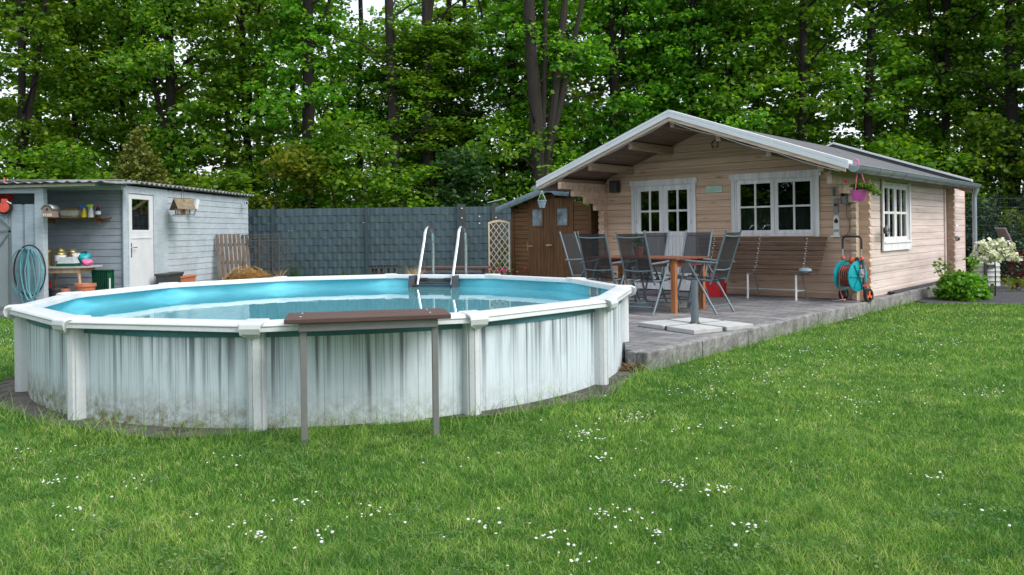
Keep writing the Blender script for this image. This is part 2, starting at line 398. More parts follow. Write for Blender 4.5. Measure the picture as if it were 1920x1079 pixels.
# patio in cottage coordinates, cut round the pool
pcl = ((PC-HC).dot(HX), (PC-HC).dot(HY)); rr = PR+.03
pts = [(.10, -6.10)]
a0 = math.asin((-6.10-pcl[1])/rr)
for k in range(33):
    a = a0+(PI-2*a0)*k/32; pts.append((pcl[0]+rr*math.cos(a), pcl[1]+rr*math.sin(a)))
pts += [(-5.6, -6.10), (-5.6, 1.2), (.10, 1.2)]
g = MB(); g.prism(pts, 0, PZ); o = g.build('patio', M['patio'], loc=HC, rz=HA, bevel=.006); tag(o, kind='structure')
g = MB(); x = -6.22
while x < 6.6:
    j = random.uniform(-.006, .006); g.box(.104+j, .215+j, x, x+.99, -.05, PZ+.012+random.uniform(-.004, .006)); x += 1.0
g.box(.0, .10, -6.22, -6.104, -.05, PZ+.004)
o = g.build('patio_kerb', M['kerb'], loc=HC, rz=HA, bevel=.012); tag(o, kind='structure')
g = MB(); g.box(-.2, .10, 1.204, 6.6, 0, .10); o = g.build('gravel_strip', M['gravel'], loc=HC, rz=HA); tag(o, kind='structure')
g = MB(); g.add([(6.7,12.6,.010),(8.2,12.05,.010),(12,12.3,.010),(20,12.6,.010),(20,19.6,.010),(6,19.6,.010)], [(0,1,2,3,4,5)])
tag(g.build('gravel_bed', M['gravel']), kind='structure')
g = MB(); g.box(-14, -6.3, 12.35, 14.3, -.02, .03); tag(g.build('path', M['path']), kind='structure')

def in_lawn(x, y):
    """True where grass grows"""
    dx = x-PC.x; dy = y-PC.y; r = np.hypot(dx, dy); an = np.arctan2(dy, dx)
    ok = r > PR+.21+.05*np.sin(an*7+1)+.03*np.sin(an*17)+.02-.20*np.exp(-((an-R(-74))/.42)**2)
    lx = (x-HC.x)*HX.x+(y-HC.y)*HX.y; ly = (x-HC.x)*HY.x+(y-HC.y)*HY.y
    ok &= ~((lx > -5.6) & (lx < .225) & (ly > -6.23))
    ok &= ~((y > 12.6-.37*np.clip(x-6.7, 0, 1.5)+.05*np.clip(x-8.2, 0, 20)) & (x > 6.3))
    ok &= ~((x < -6.25) & (y > 12.3)); ok &= y < 19.6
    return ok
def edge_dist(x, y):
    lx = (x-HC.x)*HX.x+(y-HC.y)*HX.y; ly = (x-HC.x)*HY.x+(y-HC.y)*HY.y
    d = np.where(ly > -6.3, np.abs(lx-.225), 9); d2 = np.abs(np.hypot(x-PC.x, y-PC.y)-(PR+.28)); return np.minimum(d, d2)
def make_grass():
    X = []; 
    for (y0, y1, dens, wd) in ((1.4,2.4,9000,.0026),(2.4,3.6,17000,.0024),(3.6,5,10500,.003),(5,7,6200,.004),(7,10,3300,.0055),(10,14,1500,.008),(14,19.5,600,.012)):
        half = y1*.70+1.3
        nn = int(dens*(y1-y0)*2*half*.8); x = rng.uniform(-half, half, nn); y = rng.uniform(y0, y1, nn)
        keep = (np.abs(x) < y*.675+1.3) & in_lawn(x, y); x = x[keep]; y = y[keep]
        X.append(np.stack([x, y, np.full(len(x), wd)], 1))
    X = np.concatenate(X); n = len(X); x, y, wd = X.T
    # patchy height
    h = .020+.018*rng.random(n)+.011*(np.sin(x*3.1+y*1.3)*np.sin(y*2.7-x*.9)+.6*np.sin(x*9.+1+2*np.sin(y*3))*np.sin(y*11.+2*np.sin(x*4))+.4*np.sin(x*23+y*5)*np.sin(y*27-x*7))
    h = np.clip(h, .014, .06); ed = edge_dist(x, y); tall = (ed < .10) & (rng.random(n) < .35); h = np.where(tall, h+rng.random(n)**2*.15, h)
    a = rng.uniform(0, 2*PI, n); lean = rng.uniform(.2, 1.9, n)*h; la = rng.uniform(0, 2*PI, n)
    px, py = np.cos(a)*wd/2, np.sin(a)*wd/2
    v = np.zeros((n, 5, 3)); z0 = -.004
    v[:,0] = np.stack([x-px, y-py, np.full(n, z0)], 1); v[:,1] = np.stack([x+px, y+py, np.full(n, z0)], 1)
    mx, my = x+np.cos(la)*lean*.35, y+np.sin(la)*lean*.35
    v[:,2] = np.stack([mx+px*.8, my+py*.8, h*.6], 1); v[:,3] = np.stack([mx-px*.8, my-py*.8, h*.6], 1)
    v[:,4] = np.stack([x+np.cos(la)*lean, y+np.sin(la)*lean, h], 1)
    b = (np.arange(n)*5)[:,None]
    f = np.concatenate([b+np.array([0,1,2]), b+np.array([0,2,3]), b+np.array([3,2,4])])
    o = npmesh('grass', v.reshape(-1,3), f, M['blade']); tag(o, 'short green lawn grass with paler and longer patches', 'grass', kind='stuff')
    return n
NG = make_grass()
def make_daisies():
    P = []
    for (px, py, s, c) in ((1100,815,45,34),(1180,780,50,22),(1330,740,90,30),(1440,700,120,40),(1600,650,160,50),(1750,640,150,60),(1500,660,60,20),(1130,860,28,12),(1270,905,40,16),(1350,915,45,18),(1140,960,45,22),(1030,1005,40,14),(1230,1000,60,14),(1400,985,30,12),(1080,1050,80,10),(1600,760,120,34),(1250,650,40,16),(1600,595,30,14),(1720,615,90,22),(1830,590,80,14),(1840,740,80,26),(60,850,70,12),(90,900,60,14),(130,960,80,12),(20,640,20,22),(15,620,14,12),(430,980,110,14),(480,1005,25,12),(700,960,70,10),(590,1000,50,8),(900,980,70,9),(560,940,40,8),(1740,890,60,10),(1330,800,160,24),(1850,950,90,6),(250,900,60,8),(880,870,50,4),(1660,690,130,30),(420,860,60,6),(1330,690,50,20)):
        for _ in range(c):
            cj = random.random(); s_ = s*(.35 if cj < .6 else 1); qx, qy = random.gauss(px, s_), random.gauss(py, s_*.25)
            if qy < 580: continue
            p = gz(qx, qy, .04)
            if p.y < 19 and bool(in_lawn(np.array([p.x]), np.array([p.y]))[0]): P.append(p)
    vs = []; fs = []
    for p in P:
        r = random.uniform(.004, .0085); t = random.uniform(-.5, .5), random.uniform(-.6, .2); h = random.uniform(.032, .055)
        nrm = Vector((t[0], t[1], 1)).normalized(); u = nrm.orthogonal().normalized(); w_ = nrm.cross(u); c = Vector((p.x, p.y, h)); b = len(vs)
        vs.append(tuple(c+nrm*.003))
        for k in range(14):
            a = 2*PI*k/14; rr_ = r*(1 if k % 2 else .72); vs.append(tuple(c+(u*math.cos(a)+w_*math.sin(a))*rr_))
        fs += [(b, b+1+k, b+1+(k+1) % 14) for k in range(14)]
        b = len(vs); vs += [(p.x-.001, p.y, 0), (p.x+.001, p.y, 0), (c.x+.001, c.y, h), (c.x-.001, c.y, h)]
    o = npmesh('daisies', np.array(vs), np.array(fs), plain('daisy_petal', (.62,.63,.62), .8)); tag(o, 'small white daisies scattered in clumps over the lawn', 'daisies', kind='stuff')
make_daisies()
def make_clover():
    C = []; r = np.random.default_rng(12)
    for _ in range(170):
        y = 2.7+9*r.random()**1.3; x = r.uniform(-.66, .66)*y
        if in_lawn(np.array([x]), np.array([y]))[0]: C.append((x, y, r.uniform(.05, .20)))
    for (px, py) in ((620,850),(560,845),(680,845),(500,830)):
        p = gz(px, py); C.append((p.x, p.y, .16))
    P = []
    for (x, y, s) in C:
        n = int(620*s); P.append(np.stack([x+r.normal(size=n)*s*.6, y+r.normal(size=n)*s*.6, .012+.035*r.random(n), .0035+.0045*r.random(n)], 1))
    P = np.concatenate(P); P = P[in_lawn(P[:,0], P[:,1])]; n = len(P); a = r.uniform(0, 2*PI, n); u = np.stack([np.cos(a), np.sin(a), r.uniform(-.35,.35,n)], 1); w_ = np.stack([-np.sin(a), np.cos(a), r.uniform(-.35,.35,n)], 1)
    v = np.zeros((n, 6, 3))
    for k in range(6): t = 2*PI*k/6; v[:,k] = P[:,:3]+(u*math.cos(t)+w_*math.sin(t))*P[:,3:4]
    f = (np.arange(n)*6)[:,None]+np.arange(6); o = npmesh('clover', v.reshape(-1,3), f, leafmat('clover_leaf', [(0,(.04,.15,.035)),(.7,(.075,.23,.06)),(1,(.15,.31,.10))], .25)); tag(o, 'patches of clover and rosette leaves low in the lawn', 'clover', kind='stuff')
make_clover()

# ------------------------------------------------------------------ pool
def liner_mat():
    m, n, bs, N, L = new_mat('pool_liner'); v = coords(n); s = sep(n, v)
    f = noise(n, coords(n, (1,1,5)), 1.3, 4); r = ramp(n, [(.3,(.08,.47,.60)),(.55,(.15,.58,.68)),(.78,(.24,.65,.72))]); L.new(f, r.inputs[0])
    L.new(r.outputs[0], bs.inputs['Base Color']); bs.inputs['Roughness'].default_value = .6; bump(n, bs, noise(n, coords(n, (1,1,1)), 2.5, 3), .5, .05); return m
def pool_wall_mat():
    m, n, bs, N, L = new_mat('streaked_pool_wall'); v = coords(n); s = sep(n, v)
    ang = math_(n, 'ARCTAN2', s[1], s[0]); arc = math_(n, 'MULTIPLY', ang, PR)
    def vec(sx, sz):
        c = N.new("ShaderNodeCombineXYZ"); L.new(math_(n, 'MULTIPLY', arc, sx), c.inputs[0]); L.new(math_(n, 'MULTIPLY', s[2], sz), c.inputs[1]); return c.outputs[0]
    base = (.61,.70,.755)
    fine = noise(n, vec(22, 1.6), 1, 7, .7); rf = ramp(n, [(.30,(.72,.74,.75)),(.46,(1,1,1)),(.7,(1.05,1.05,1.05))]); L.new(fine, rf.inputs[0])
    c = mixc(n, 1, base, rf.outputs[0], 'MULTIPLY')
    # dark run marks from the top edge, longer where a second noise says so
    st = noise(n, vec(15, .18), 1, 3, .6); rs = ramp(n, [(.50,(0,0,0)),(.60,(1,1,1))]); L.new(st, rs.inputs[0])
    st2 = noise(n, vec(42, .5), 1, 3, .6); rs2 = ramp(n, [(.52,(0,0,0)),(.66,(1,1,1))]); L.new(st2, rs2.inputs[0])
    ln = noise(n, vec(5, 0), 1, 2); top = math_(n, 'DIVIDE', math_(n, 'SUBTRACT', s[2], math_(n, 'SUBTRACT', .74, math_(n, 'MULTIPLY', ln, 1.15))), .42, True)
    sm = math_(n, 'MULTIPLY', math_(n, 'ADD', math_(n, 'MULTIPLY', rs.outputs[0], .8), math_(n, 'MULTIPLY', rs2.outputs[0], .45)), math_(n, 'ADD', top, .20), True)
    c = mixc(n, math_(n, 'MULTIPLY', sm, 1.05, True), c, (.15,.18,.195))
    # printed board joints
    fr = math_(n, 'FRACT', math_(n, 'MULTIPLY', arc, 8.2)); jl = math_(n, 'LESS_THAN', fr, .025); c = mixc(n, math_(n, 'MULTIPLY', jl, .7), c, (.13,.16,.17))
    # printed knots
    vo = N.new("ShaderNodeTexVoronoi"); vo.inputs['Scale'].default_value = 1; L.new(vec(4, 1.9), vo.inputs['Vector'])
    rk = ramp(n, [(.0,(1,1,1)),(.10,(.25,.25,.25)),(.16,(.6,.6,.6)),(.22,(0,0,0))]); L.new(vo.outputs['Distance'], rk.inputs[0])
    c = mixc(n, math_(n, 'MULTIPLY', rk.outputs[0], .22), c, (.2,.23,.24))
    # algae and dirt near the ground
    al = noise(n, vec(16, 12), 1, 7, .8); low = math_(n, 'SUBTRACT', 1, math_(n, 'DIVIDE', s[2], .27), True)
    left = math_(n, 'ADD', .62, math_(n, 'MULTIPLY', s[0], -.22), True)
    ra = ramp(n, [(.38,(0,0,0)),(.62,(1,1,1))]); L.new(al, ra.inputs[0])
    am = math_(n, 'MULTIPLY', math_(n, 'MULTIPLY', math_(n, 'ADD', low, 0, True), ra.outputs[0]), left, True)
    c = mixc(n, math_(n, 'MULTIPLY', am, 1.6, True), c, (.16,.145,.025))
    L.new(c, bs.inputs['Base Color']); bs.inputs['Roughness'].default_value = .55; return m
def rim_mat():
    m, n, bs, N, L = new_mat('pool_white_resin'); v = coords(n); f = noise(n, v, 3, 6, .6); g2 = noise(n, v, 40, 4, .7)
    r = ramp(n, [(.3,(.57,.61,.63)),(.6,(.66,.69,.71))]); L.new(f, r.inputs[0])
    r2 = ramp(n, [(.25,(.86,.86,.85)),(.5,(1,1,1))]); L.new(g2, r2.inputs[0])
    L.new(mixc(n, 1, r.outputs[0], r2.outputs[0], 'MULTIPLY'), bs.inputs['Base Color']); bs.inputs['Roughness'].default_value = .38
    bump(n, bs, noise(n, v, 150, 2), .06, .002); return m
M['rim'] = rim_mat()
pool = empty('swimming_pool', PC, 0, 'round above-ground pool with streaked white wall and blue liner, on the lawn', 'swimming pool')
NP = 12; ROT = -1.05035
def wall_ring(r0, r1, z0, z1, seg=180, corr=0):
    g = MB(); vs = []
    for k in range(seg):
        a = 2*PI*k/seg; c, s = math.cos(a), math.sin(a)
        vs += [(r1*c, r1*s, z0), (r1*c, r1*s, z1), (r0*c, r0*s, z1), (r0*c, r0*s, z0)]
    fs = []
    for k in range(seg):
        a = 4*k; b = 4*((k+1) % seg); fs += [(a, b, b+1, a+1), (a+1, b+1, b+2, a+2), (a+2, b+2, b+3, a+3)]
    g.add(vs, fs); return g
wall_ring(PR-.012, PR, -.03, .655).build('wall', pool_wall_mat(), pool, smooth=True)
LM = liner_mat()
def liner():
    g = MB(); seg = 240; rows = 10; vs = []
    for i in range(rows+1):
        z = .03+(.665-.03)*i/rows
        for k in range(seg):
            a = 2*PI*k/seg; wv = .012*math.sin(a*31+z*9)*math.sin(a*3+.6)+.010*math.sin(a*13-z*14)
            r = PR-.022-abs(wv)*(1 if i < rows else 0); vs.append((r*math.cos(a), r*math.sin(a), z))
    fs = [(i*seg+k, i*seg+(k+1) % seg, (i+1)*seg+(k+1) % seg, (i+1)*seg+k) for i in range(rows) for k in range(seg)]
    vs.append((0,0,.03)); fs += [(len(vs)-1, (k+1) % seg, k) for k in range(seg)]
    g.add(vs, fs); return g.build('liner', LM, pool, smooth=True)
liner()
wall_ring(PR-.005, PR+.008, .594, .650).build('liner_edge', plain('teal_liner_edge', (.05,.18,.21), .5), pool, smooth=True)
def pol(r, a, z=0): return (r*math.cos(a), r*math.sin(a), z)
ZR = .70
for k in range(NP):
    a0 = ROT+k*PI/6; a1 = a0+PI/6
    # rim profile across (radial distance, z), slightly sloped top with a rolled inner and outer lip
    prof = [(2.630,ZR-.050),(2.632,ZR-.012),(2.640,ZR),(2.67,ZR+.003),(2.775,ZR-.005),(2.792,ZR-.012),(2.800,ZR-.026),(2.793,ZR-.034),(2.798,ZR-.062),(2.785,ZR-.062),(2.775,ZR-.03),(2.655,ZR-.03),(2.640,ZR-.050)]
    g = MB(); vs = [pol(r, a0, z) for r, z in prof]+[pol(r, a1, z) for r, z in prof]; n = len(prof)
    g.add(vs, [(i, (i+1) % n, n+(i+1) % n, n+i) for i in range(n)]); g.build('top_rail', M['rim'], pool, bevel=.003, smooth=True)
    # corner cap
    am = a0; u = Vector(pol(1, am)); t = Vector((-u.y, u.x, 0)); g = MB()
    cp = [(2.618,.065,-.05),(2.620,.070,.004),(2.635,.074,.010),(2.795,.080,.005),(2.818,.074,-.005),(2.826,.070,-.036),(2.816,.066,-.070)]
    rows = []
    for (r, hw, dz) in cp:
        rows.append([u*r+t*(hw*s)+Vector((0,0,ZR+dz-(.010 if abs(s) > .9 else 0))) for s in (-1,-.85,0,.85,1)])
    vs = [p for row in rows for p in row]; fs = [(i*5+j, i*5+j+1, (i+1)*5+j+1, (i+1)*5+j) for i in range(len(cp)-1) for j in range(4)]
    # underside keel running down to the post
    b = len(vs); vs += [u*2.765+Vector((0,0,ZR-.115)), u*2.66+Vector((0,0,ZR-.02))]
    e = (len(cp)-1)*5; fs += [(e, e+1, b), (e+1, e+2, b), (e+2, e+3, b), (e+3, e+4, b)]
    for i in range(len(cp)-1): fs += [(i*5, (i+1)*5, b if i > 2 else b+1), ((i+1)*5+4, i*5+4, b if i > 2 else b+1)]
    fs += [(15, b, b+1), (b, 19, b+1)]
    g.add(vs, fs); g.build('rail_cap', M['rim'], pool, bevel=.008)
    # post with two grooves
    Mx = Matrix(((t.x, u.x, 0, 0), (t.y, u.y, 0, 0), (0, 0, 1, 0), (0,0,0,1)))
    g = MB(); pf = [(-.056,PR-.01),(-.056,PR+.045),(-.050,PR+.065),(-.046,PR+.065),(-.042,PR+.056),(-.038,PR+.075),(-.012,PR+.090),(-.008,PR+.080),(-.004,PR+.092),(.036,PR+.080),(.042,PR+.056),(.046,PR+.065),(.050,PR+.065),(.056,PR+.045),(.056,PR-.01)]
    g.prism(pf, -.02, ZR-.045, Mx); g.build('post', M['rim'], pool, bevel=.002)
# skimmer on the inner wall at the right
p = gz(1098, 546, .60)-PC; an = math.atan2(p.y, p.x)
u = Vector(pol(1, an)); t = Vector((-u.y, u.x, 0)); Mx = Matrix(((t.x, u.x, 0, 0), (t.y, u.y, 0, 0), (0, 0, 1, 0), (0,0,0,1)))
g = MB(); r = PR-.065
for (a, b, c, d) in ((-.115,-.085,.42,.665),(.085,.115,.42,.665),(-.085,.085,.635,.665),(-.085,.085,.42,.45)): g.box(a, b, r, r+.03, c, d, Mx)
sk = g.build('skimmer', M['cream'], pool, bevel=.004); g = MB(); g.box(-.085, .085, r+.012, r+.03, .45, .635, Mx); g.build('flap', M['grey'], sk)
# water
m, n, bs, N, L = new_mat('pool_water'); out = N['Material Output']; N.remove(bs)
gl = N.new("ShaderNodeBsdfGlossy"); gl.inputs['Roughness'].default_value = .012; gl.inputs['Color'].default_value = (.92,.98,1,1)
tr = N.new("ShaderNodeBsdfTransparent"); tr.inputs['Color'].default_value = (.66,.93,.95,1)
fr = N.new("ShaderNodeFresnel"); fr.inputs['IOR'].default_value = 1.33
bp = N.new("ShaderNodeBump"); bp.inputs['Strength'].default_value = .10; bp.inputs['Distance'].default_value = .01; L.new(noise(n, coords(n, (1,1,1)), 4, 2), bp.inputs['Height'])
L.new(bp.outputs[0], gl.inputs['Normal']); L.new(bp.outputs[0], fr.inputs['Normal'])
df = N.new("ShaderNodeBsdfDiffuse"); df.inputs[0].default_value = (.22,.60,.66,1); m2 = N.new("ShaderNodeMixShader"); m2.inputs[0].default_value = .4; L.new(tr.outputs[0], m2.inputs[1]); L.new(df.outputs[0], m2.inputs[2])
mx = N.new("ShaderNodeMixShader"); L.new(fr.outputs[0], mx.inputs[0]); L.new(m2.outputs[0], mx.inputs[1]); L.new(gl.outputs[0], mx.inputs[2]); L.new(mx.outputs[0], out.inputs[0])
g = MB(); g.add([pol(PR-.05, 2*PI*k/96) for k in range(96)], [tuple(range(96))])
tag(g.build('water', m, loc=PC+Vector((0,0,.545))), kind='structure')

# ladder over the far rim
lt = (at(828, 515, 10.3)-PC); la = math.atan2(lt.y, lt.x)
lad = empty('pool_ladder', PC+Vector(pol(2.75, la)), la-PI/2, 'steel pool ladder with two curved handrails over the far rim', 'pool ladder')
# local: +y points outwards (away from the pool centre), z up
for sx in (-.235, .235):
    pts = [(sx,-.50,.30),(sx,-.42,.46),(sx,-.13,.78+.00)]
    pts = [(sx,-.44,.25),(sx,-.235,.68),(sx,-.02,1.13)]
    for k in range(9):
        a = PI*(k/8); pts.append((sx, .16-.155*math.cos(a), 1.19+.125*math.sin(a)))
    pts += [(sx,.318,1.05),(sx,.32,.02)]
    MB().tube(pts, .0215, 12).build('handrail', M['steel'], lad, smooth=True)
for sx in (-.29, .29):
    MB().prism([(-.16,.695),(-.40,.695),(-.44,.50),(-.36,.47),(-.20,.56)], sx-.018, sx+.018, Matrix(((0,0,1,0),(1,0,0,0),(0,1,0,0),(0,0,0,1)))).build('bracket', M['dark_grey'], lad, bevel=.006)
for i in range(5):
    y, z = -.30-.055*i, .60-.012*i
    MB().bar((-.30, -.22-.05*i, .625-.028*i), (.30, -.22-.05*i, .625-.028*i), .034, .022).build('rung', M['dark_grey'], lad, bevel=.004)
MB().box(-.30, .30, -.19, -.165, .66, .69).build('crossbar', M['dark'], lad, bevel=.004)
for sx in (-.16, .16): MB().box(sx-.05, sx+.05, -.25, -.17, .615, .66).build('clamp', M['dark'], lad, bevel=.01)
# brown boards at the rim: near one on two legs, far one beside the ladder
def stand(loc, rz, label, L_=1.0, wfar=.36, legs=True):
    s = empty('platform', loc, rz, label, 'platform')
    g = MB()
    for i in range(2):
        y0 = i*(wfar/2+.0); g.box(0, L_, y0, y0+wfar/2-.006, .722, .752)
    g.build('board', M['plankboard'], s, bevel=.005)
    g = MB()
    for x in (.09, .88):
        for y in (wfar*.25, wfar*.75): g.lathe([(.010,0),(.010,.003),(.004,.006)], (x*L_, y, .752), 10)
    g.build('bolt', M['steel'], s, smooth=True)
    g = MB(); g.box(.08, .92*L_, .03, .055, .672, .720); g.box(.08, .92*L_, wfar-.06, wfar-.035, .672, .720); g.build('beam', M['alu_dark'], s, bevel=.003)
    for x in (.105, .905*L_):
        MB().box(x-.019, x+.019, .055, .095, -.03, .7205).build('leg', M['alu_dark'], s, bevel=.004)
    return s
pa = gz(532, 605, .735); pb = gz(846, 594, .735); d = pb-pa
stand((pa.x, pa.y, 0), math.atan2(d.y, d.x), 'low brown board on two grey legs standing at the near side of the pool', d.length, .40)
fa = at(787, 509, 10.95); stand((fa.x+1.02, fa.y+.36, 0), math.atan2(.97,.244)+PI/2, 'brown board platform behind the far pool rim at the ladder', 1.0, .36)

# ------------------------------------------------------------------ cottage
cot = empty('cottage', HC, HA, 'tan log cottage with white-trimmed door and windows under a wide gable roof', 'cottage')
PH = .1212; APX, SLP = -2.37, .36
def roof_u(x): return 2.985-SLP*abs(x-APX)       # underside of the roof boards
def plank_profile(z0, z1, y0, y1, x0, x1, g, ends=None):
    """one log: a bar along x with chamfered joints"""
    c = .007 if z1-z0 > .1 else .006; e = .0014 if z1-z0 > .1 else .001; poly = [(y0+c, z0+e), (y0, z0+c+e), (y0, z1-c-e), (y0+c, z1-e), (y1-c, z1-e), (y1, z1-c-e), (y1, z0+c+e), (y1-c, z0+e)]
    if ends is None: ends = (0, 0)
    # sloped ends for gables: ends gives x at z0 and z1
    xa0, xa1, xb0, xb1 = x0, x0, x1, x1
    if len(ends) == 4: xa0, xa1, xb0, xb1 = ends
    vs = []
    for (xx0, xx1) in ((xa0, xa1), (xb0, xb1)):
        for (y, z) in poly:
            k = (z-z0)/(z1-z0); vs.append((xx0+(xx1-xx0)*k, y, z))
    n = 8; g.add(vs, [tuple(range(n)), tuple(reversed(range(n, 2*n)))]+[(i, n+i, n+(i+1) % n, (i+1) % n) for i in range(n)])
def plank_wall(x0, x1, z0, holes, top, thick=.07, gable=False, jit=0):
    g = MB(); z = z0
    while z < top-.001:
        z1 = min(z+PH, top) if not gable else z+PH
        a, b = x0, x1; ends = (0, 0)
        if gable:
            xl0, xr0 = APX-(2.985-z)/SLP, APX+(2.985-z)/SLP; xl1, xr1 = APX-(2.985-z1)/SLP, APX+(2.985-z1)/SLP
            if z1 > 2.985-.01: break
            e = (max(a, xl0), max(a, xl1), min(b, xr0), min(b, xr1))
        else: e = (a, a, b, b)
        segs = [e]
        for (hx0, hx1, hz0, hz1) in holes:
            if z1 > hz0+.02 and z < hz1-.02:
                ns = []
                for s in segs:
                    if s[2] <= hx0 or s[0] >= hx1: ns.append(s); continue
                    if s[0] < hx0: ns.append((s[0], s[1], hx0, hx0))
                    if s[2] > hx1: ns.append((hx1, hx1, s[2], s[3]))
                segs = ns
        for s in segs: plank_profile(z, z1, 0, thick, s[0], s[2], g, (s[0], s[1], s[2], s[3]))
        z = z1
    return g
DOOR = (-3.93, -2.74, PZ, 2.06); WIN = (-1.98, -.63, 1.12, 2.07)
plank_wall(-4.60, 0, PZ, [DOOR, WIN], 2.985, gable=True).build('front_wall', M['log'], cot)
SW = (1.05, 2.47, .98, 1.97); TOPS = 2.985-SLP*2.37+.0
g0 = plank_wall(0.075, 6.6, PZ, [SW], 2.12)
def rotY(g, x):      # wall built along x is turned to run along y at the given x
    g.v = [(x-p[1], p[0], p[2]) for p in g.v]; return g
rotY(g0, 0).build('side_wall', M['log_lit_side'], cot)
rotY(plank_wall(0.075, 6.6, PZ, [], 2.12), -4.53).build('side_wall', M['log'], cot)
g = plank_wall(-4.60, 0, PZ, [], 2.985, gable=True); g.v = [(p[0], p[1]+6.6, p[2]) for p in g.v]; g.build('back_wall', M['log'], cot)
# log ends and corbels
def end_prof(L0, z0, z1, taper=.022):
    return [(0, z0+.001), (L0-taper, z0+.001), (L0, z0+.032), (L0, z1-.032), (L0-taper, z1-.001), (0, z1-.001)]
def log_ends_x(x, sgn, y, zs, L0=.15, name='log_end', mat=None, th=.07):
    g = MB()
    for z in zs:
        p = end_prof(L0, z, z+PH); Mx = Matrix(((sgn,0,0,x),(0,0,1,y),(0,1,0,0),(0,0,0,1))); g.prism(p, 0, th, Mx)
    return g.build(name, mat or M['log'], cot)
def log_ends_y(x, y, zs, Ls, name='log_end', mat=None, th=.07):
    g = MB()
    for z, L0 in zip(zs, Ls):
        p = end_prof(L0, z, z+PH, .022 if L0 < .2 else .003); Mx = Matrix(((0,0,1,x),(-1,0,0,y),(0,1,0,0),(0,0,0,1))); g.prism(p, 0, th, Mx)
    return g.build(name, mat or M['log_end'], cot)
ZS = [PZ+i*PH for i in range(16)]
log_ends_x(0, 1, 0, ZS[:15]); log_ends_x(-4.60, -1, 0, ZS[:15])
log_ends_x(0, 1, 5.05, ZS[:15], mat=M['rafter'])
Ls = [.15]*12+[.25, .64, 1.10, 1.14]
log_ends_y(-.07, 0, ZS, Ls)
log_ends_y(-4.60, 0, ZS, [.13]*12+[.37, .68, 1.04, 1.40], name='log_end', mat=M['log'])
MB().box(0.002, .03, 4.90, 4.96, PZ, 2.1).build('corner_strip', M['log_lit_side'], cot)
# floor and interior so the windows look into a dark room
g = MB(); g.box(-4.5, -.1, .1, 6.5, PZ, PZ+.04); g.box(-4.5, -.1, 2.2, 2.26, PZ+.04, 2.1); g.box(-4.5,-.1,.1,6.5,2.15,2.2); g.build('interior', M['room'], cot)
MB().box(-.02, .005, .15, 6.5, PZ-.045, PZ-.002).build('sill_beam', M['dark_grey'], cot)
# roof: two slopes of boards with felt on top
ROY0, ROY1 = -1.40, 5.75
def slope_slab(side, z_off, th, x_out, y0, y1):
    """side +1 right, -1 left"""
    xa = APX; xb = APX+side*x_out; za = 2.985+z_off; zb = za-SLP*x_out
    vs = [(xa,y0,za),(xb,y0,zb),(xb,y1,zb),(xa,y1,za),(xa,y0,za+th),(xb,y0,zb+th),(xb,y1,zb+th),(xa,y1,za+th)]
    return vs, [(0,3,2,1),(4,5,6,7),(0,1,5,4),(1,2,6,5),(2,3,7,6),(3,0,4,7)]
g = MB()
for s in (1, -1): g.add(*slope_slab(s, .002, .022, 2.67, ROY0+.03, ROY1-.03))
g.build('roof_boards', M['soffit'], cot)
def felt():
    m, n, bs, N, L = new_mat('roof_felt'); v = coords(n); f = noise(n, v, 3, 6, .65); g_ = noise(n, v, 90, 3)
    r = ramp(n, [(.3,(.085,.09,.098)),(.7,(.15,.157,.168))]); L.new(f, r.inputs[0]); s = sep(n, v)
    ln = math_(n, 'LESS_THAN', math_(n, 'FRACT', math_(n, 'MULTIPLY', s[0], 5.2)), .05)
    L.new(mixc(n, math_(n, 'MULTIPLY', ln, .5), r.outputs[0], (.06,.06,.07)), bs.inputs['Base Color']); bs.inputs['Roughness'].default_value = .85; bump(n, bs, g_, .4, .005); return m
M['felt'] = felt()
g = MB()
for s in (1, -1): g.add(*slope_slab(s, .028, .02, 2.69, ROY0+.01, ROY1-.01))
roof = g.build('roof', M['felt'], cot)
# barge boards: wooden board below, aluminium flashing above
def barge(side, y0, y1, z_lo, z_hi, x_out, mat, name, par):
    xa, xb = APX, APX+side*x_out; g = MB(); za, zb = 2.985, 2.985-SLP*x_out
    vs = [(xa,y0,za+z_lo),(xb,y0,zb+z_lo),(xb,y0,zb+z_hi),(xa,y0,za+z_hi),(xa,y1,za+z_lo),(xb,y1,zb+z_lo),(xb,y1,zb+z_hi),(xa,y1,za+z_hi)]
    g.add(vs, [(0,1,2,3),(7,6,5,4),(0,4,5,1),(1,5,6,2),(2,6,7,3),(3,7,4,0)]); return g.build(name, mat, par, bevel=.003)
for s in (1, -1):
    barge(s, ROY0-.02, ROY0+.008, -.045, .012, 2.66, M['log_end'], 'barge_board', roof)
    barge(s, ROY0-.038, ROY0-.022, .008, .075, 2.70, M['trim'], 'verge_flashing', roof)
    barge(s, ROY0-.038, ROY0+.14, .078, .125, 2.70, M['trim'], 'verge_flashing', roof)
    barge(s, ROY1-.06, ROY1+.03, .050, .118, 2.70, M['dark_grey'], 'verge_gap_shade', roof); barge(s, ROY1-.10, ROY1+.05, .120, .160, 2.70, M['trim'], 'verge_flashing', roof)  # dark strip stands in for the shaded gap under the rear flashing
    barge(s, ROY1+.01, ROY1+.035, -.12, .048, 2.68, M['log_end'], 'barge_board', roof)
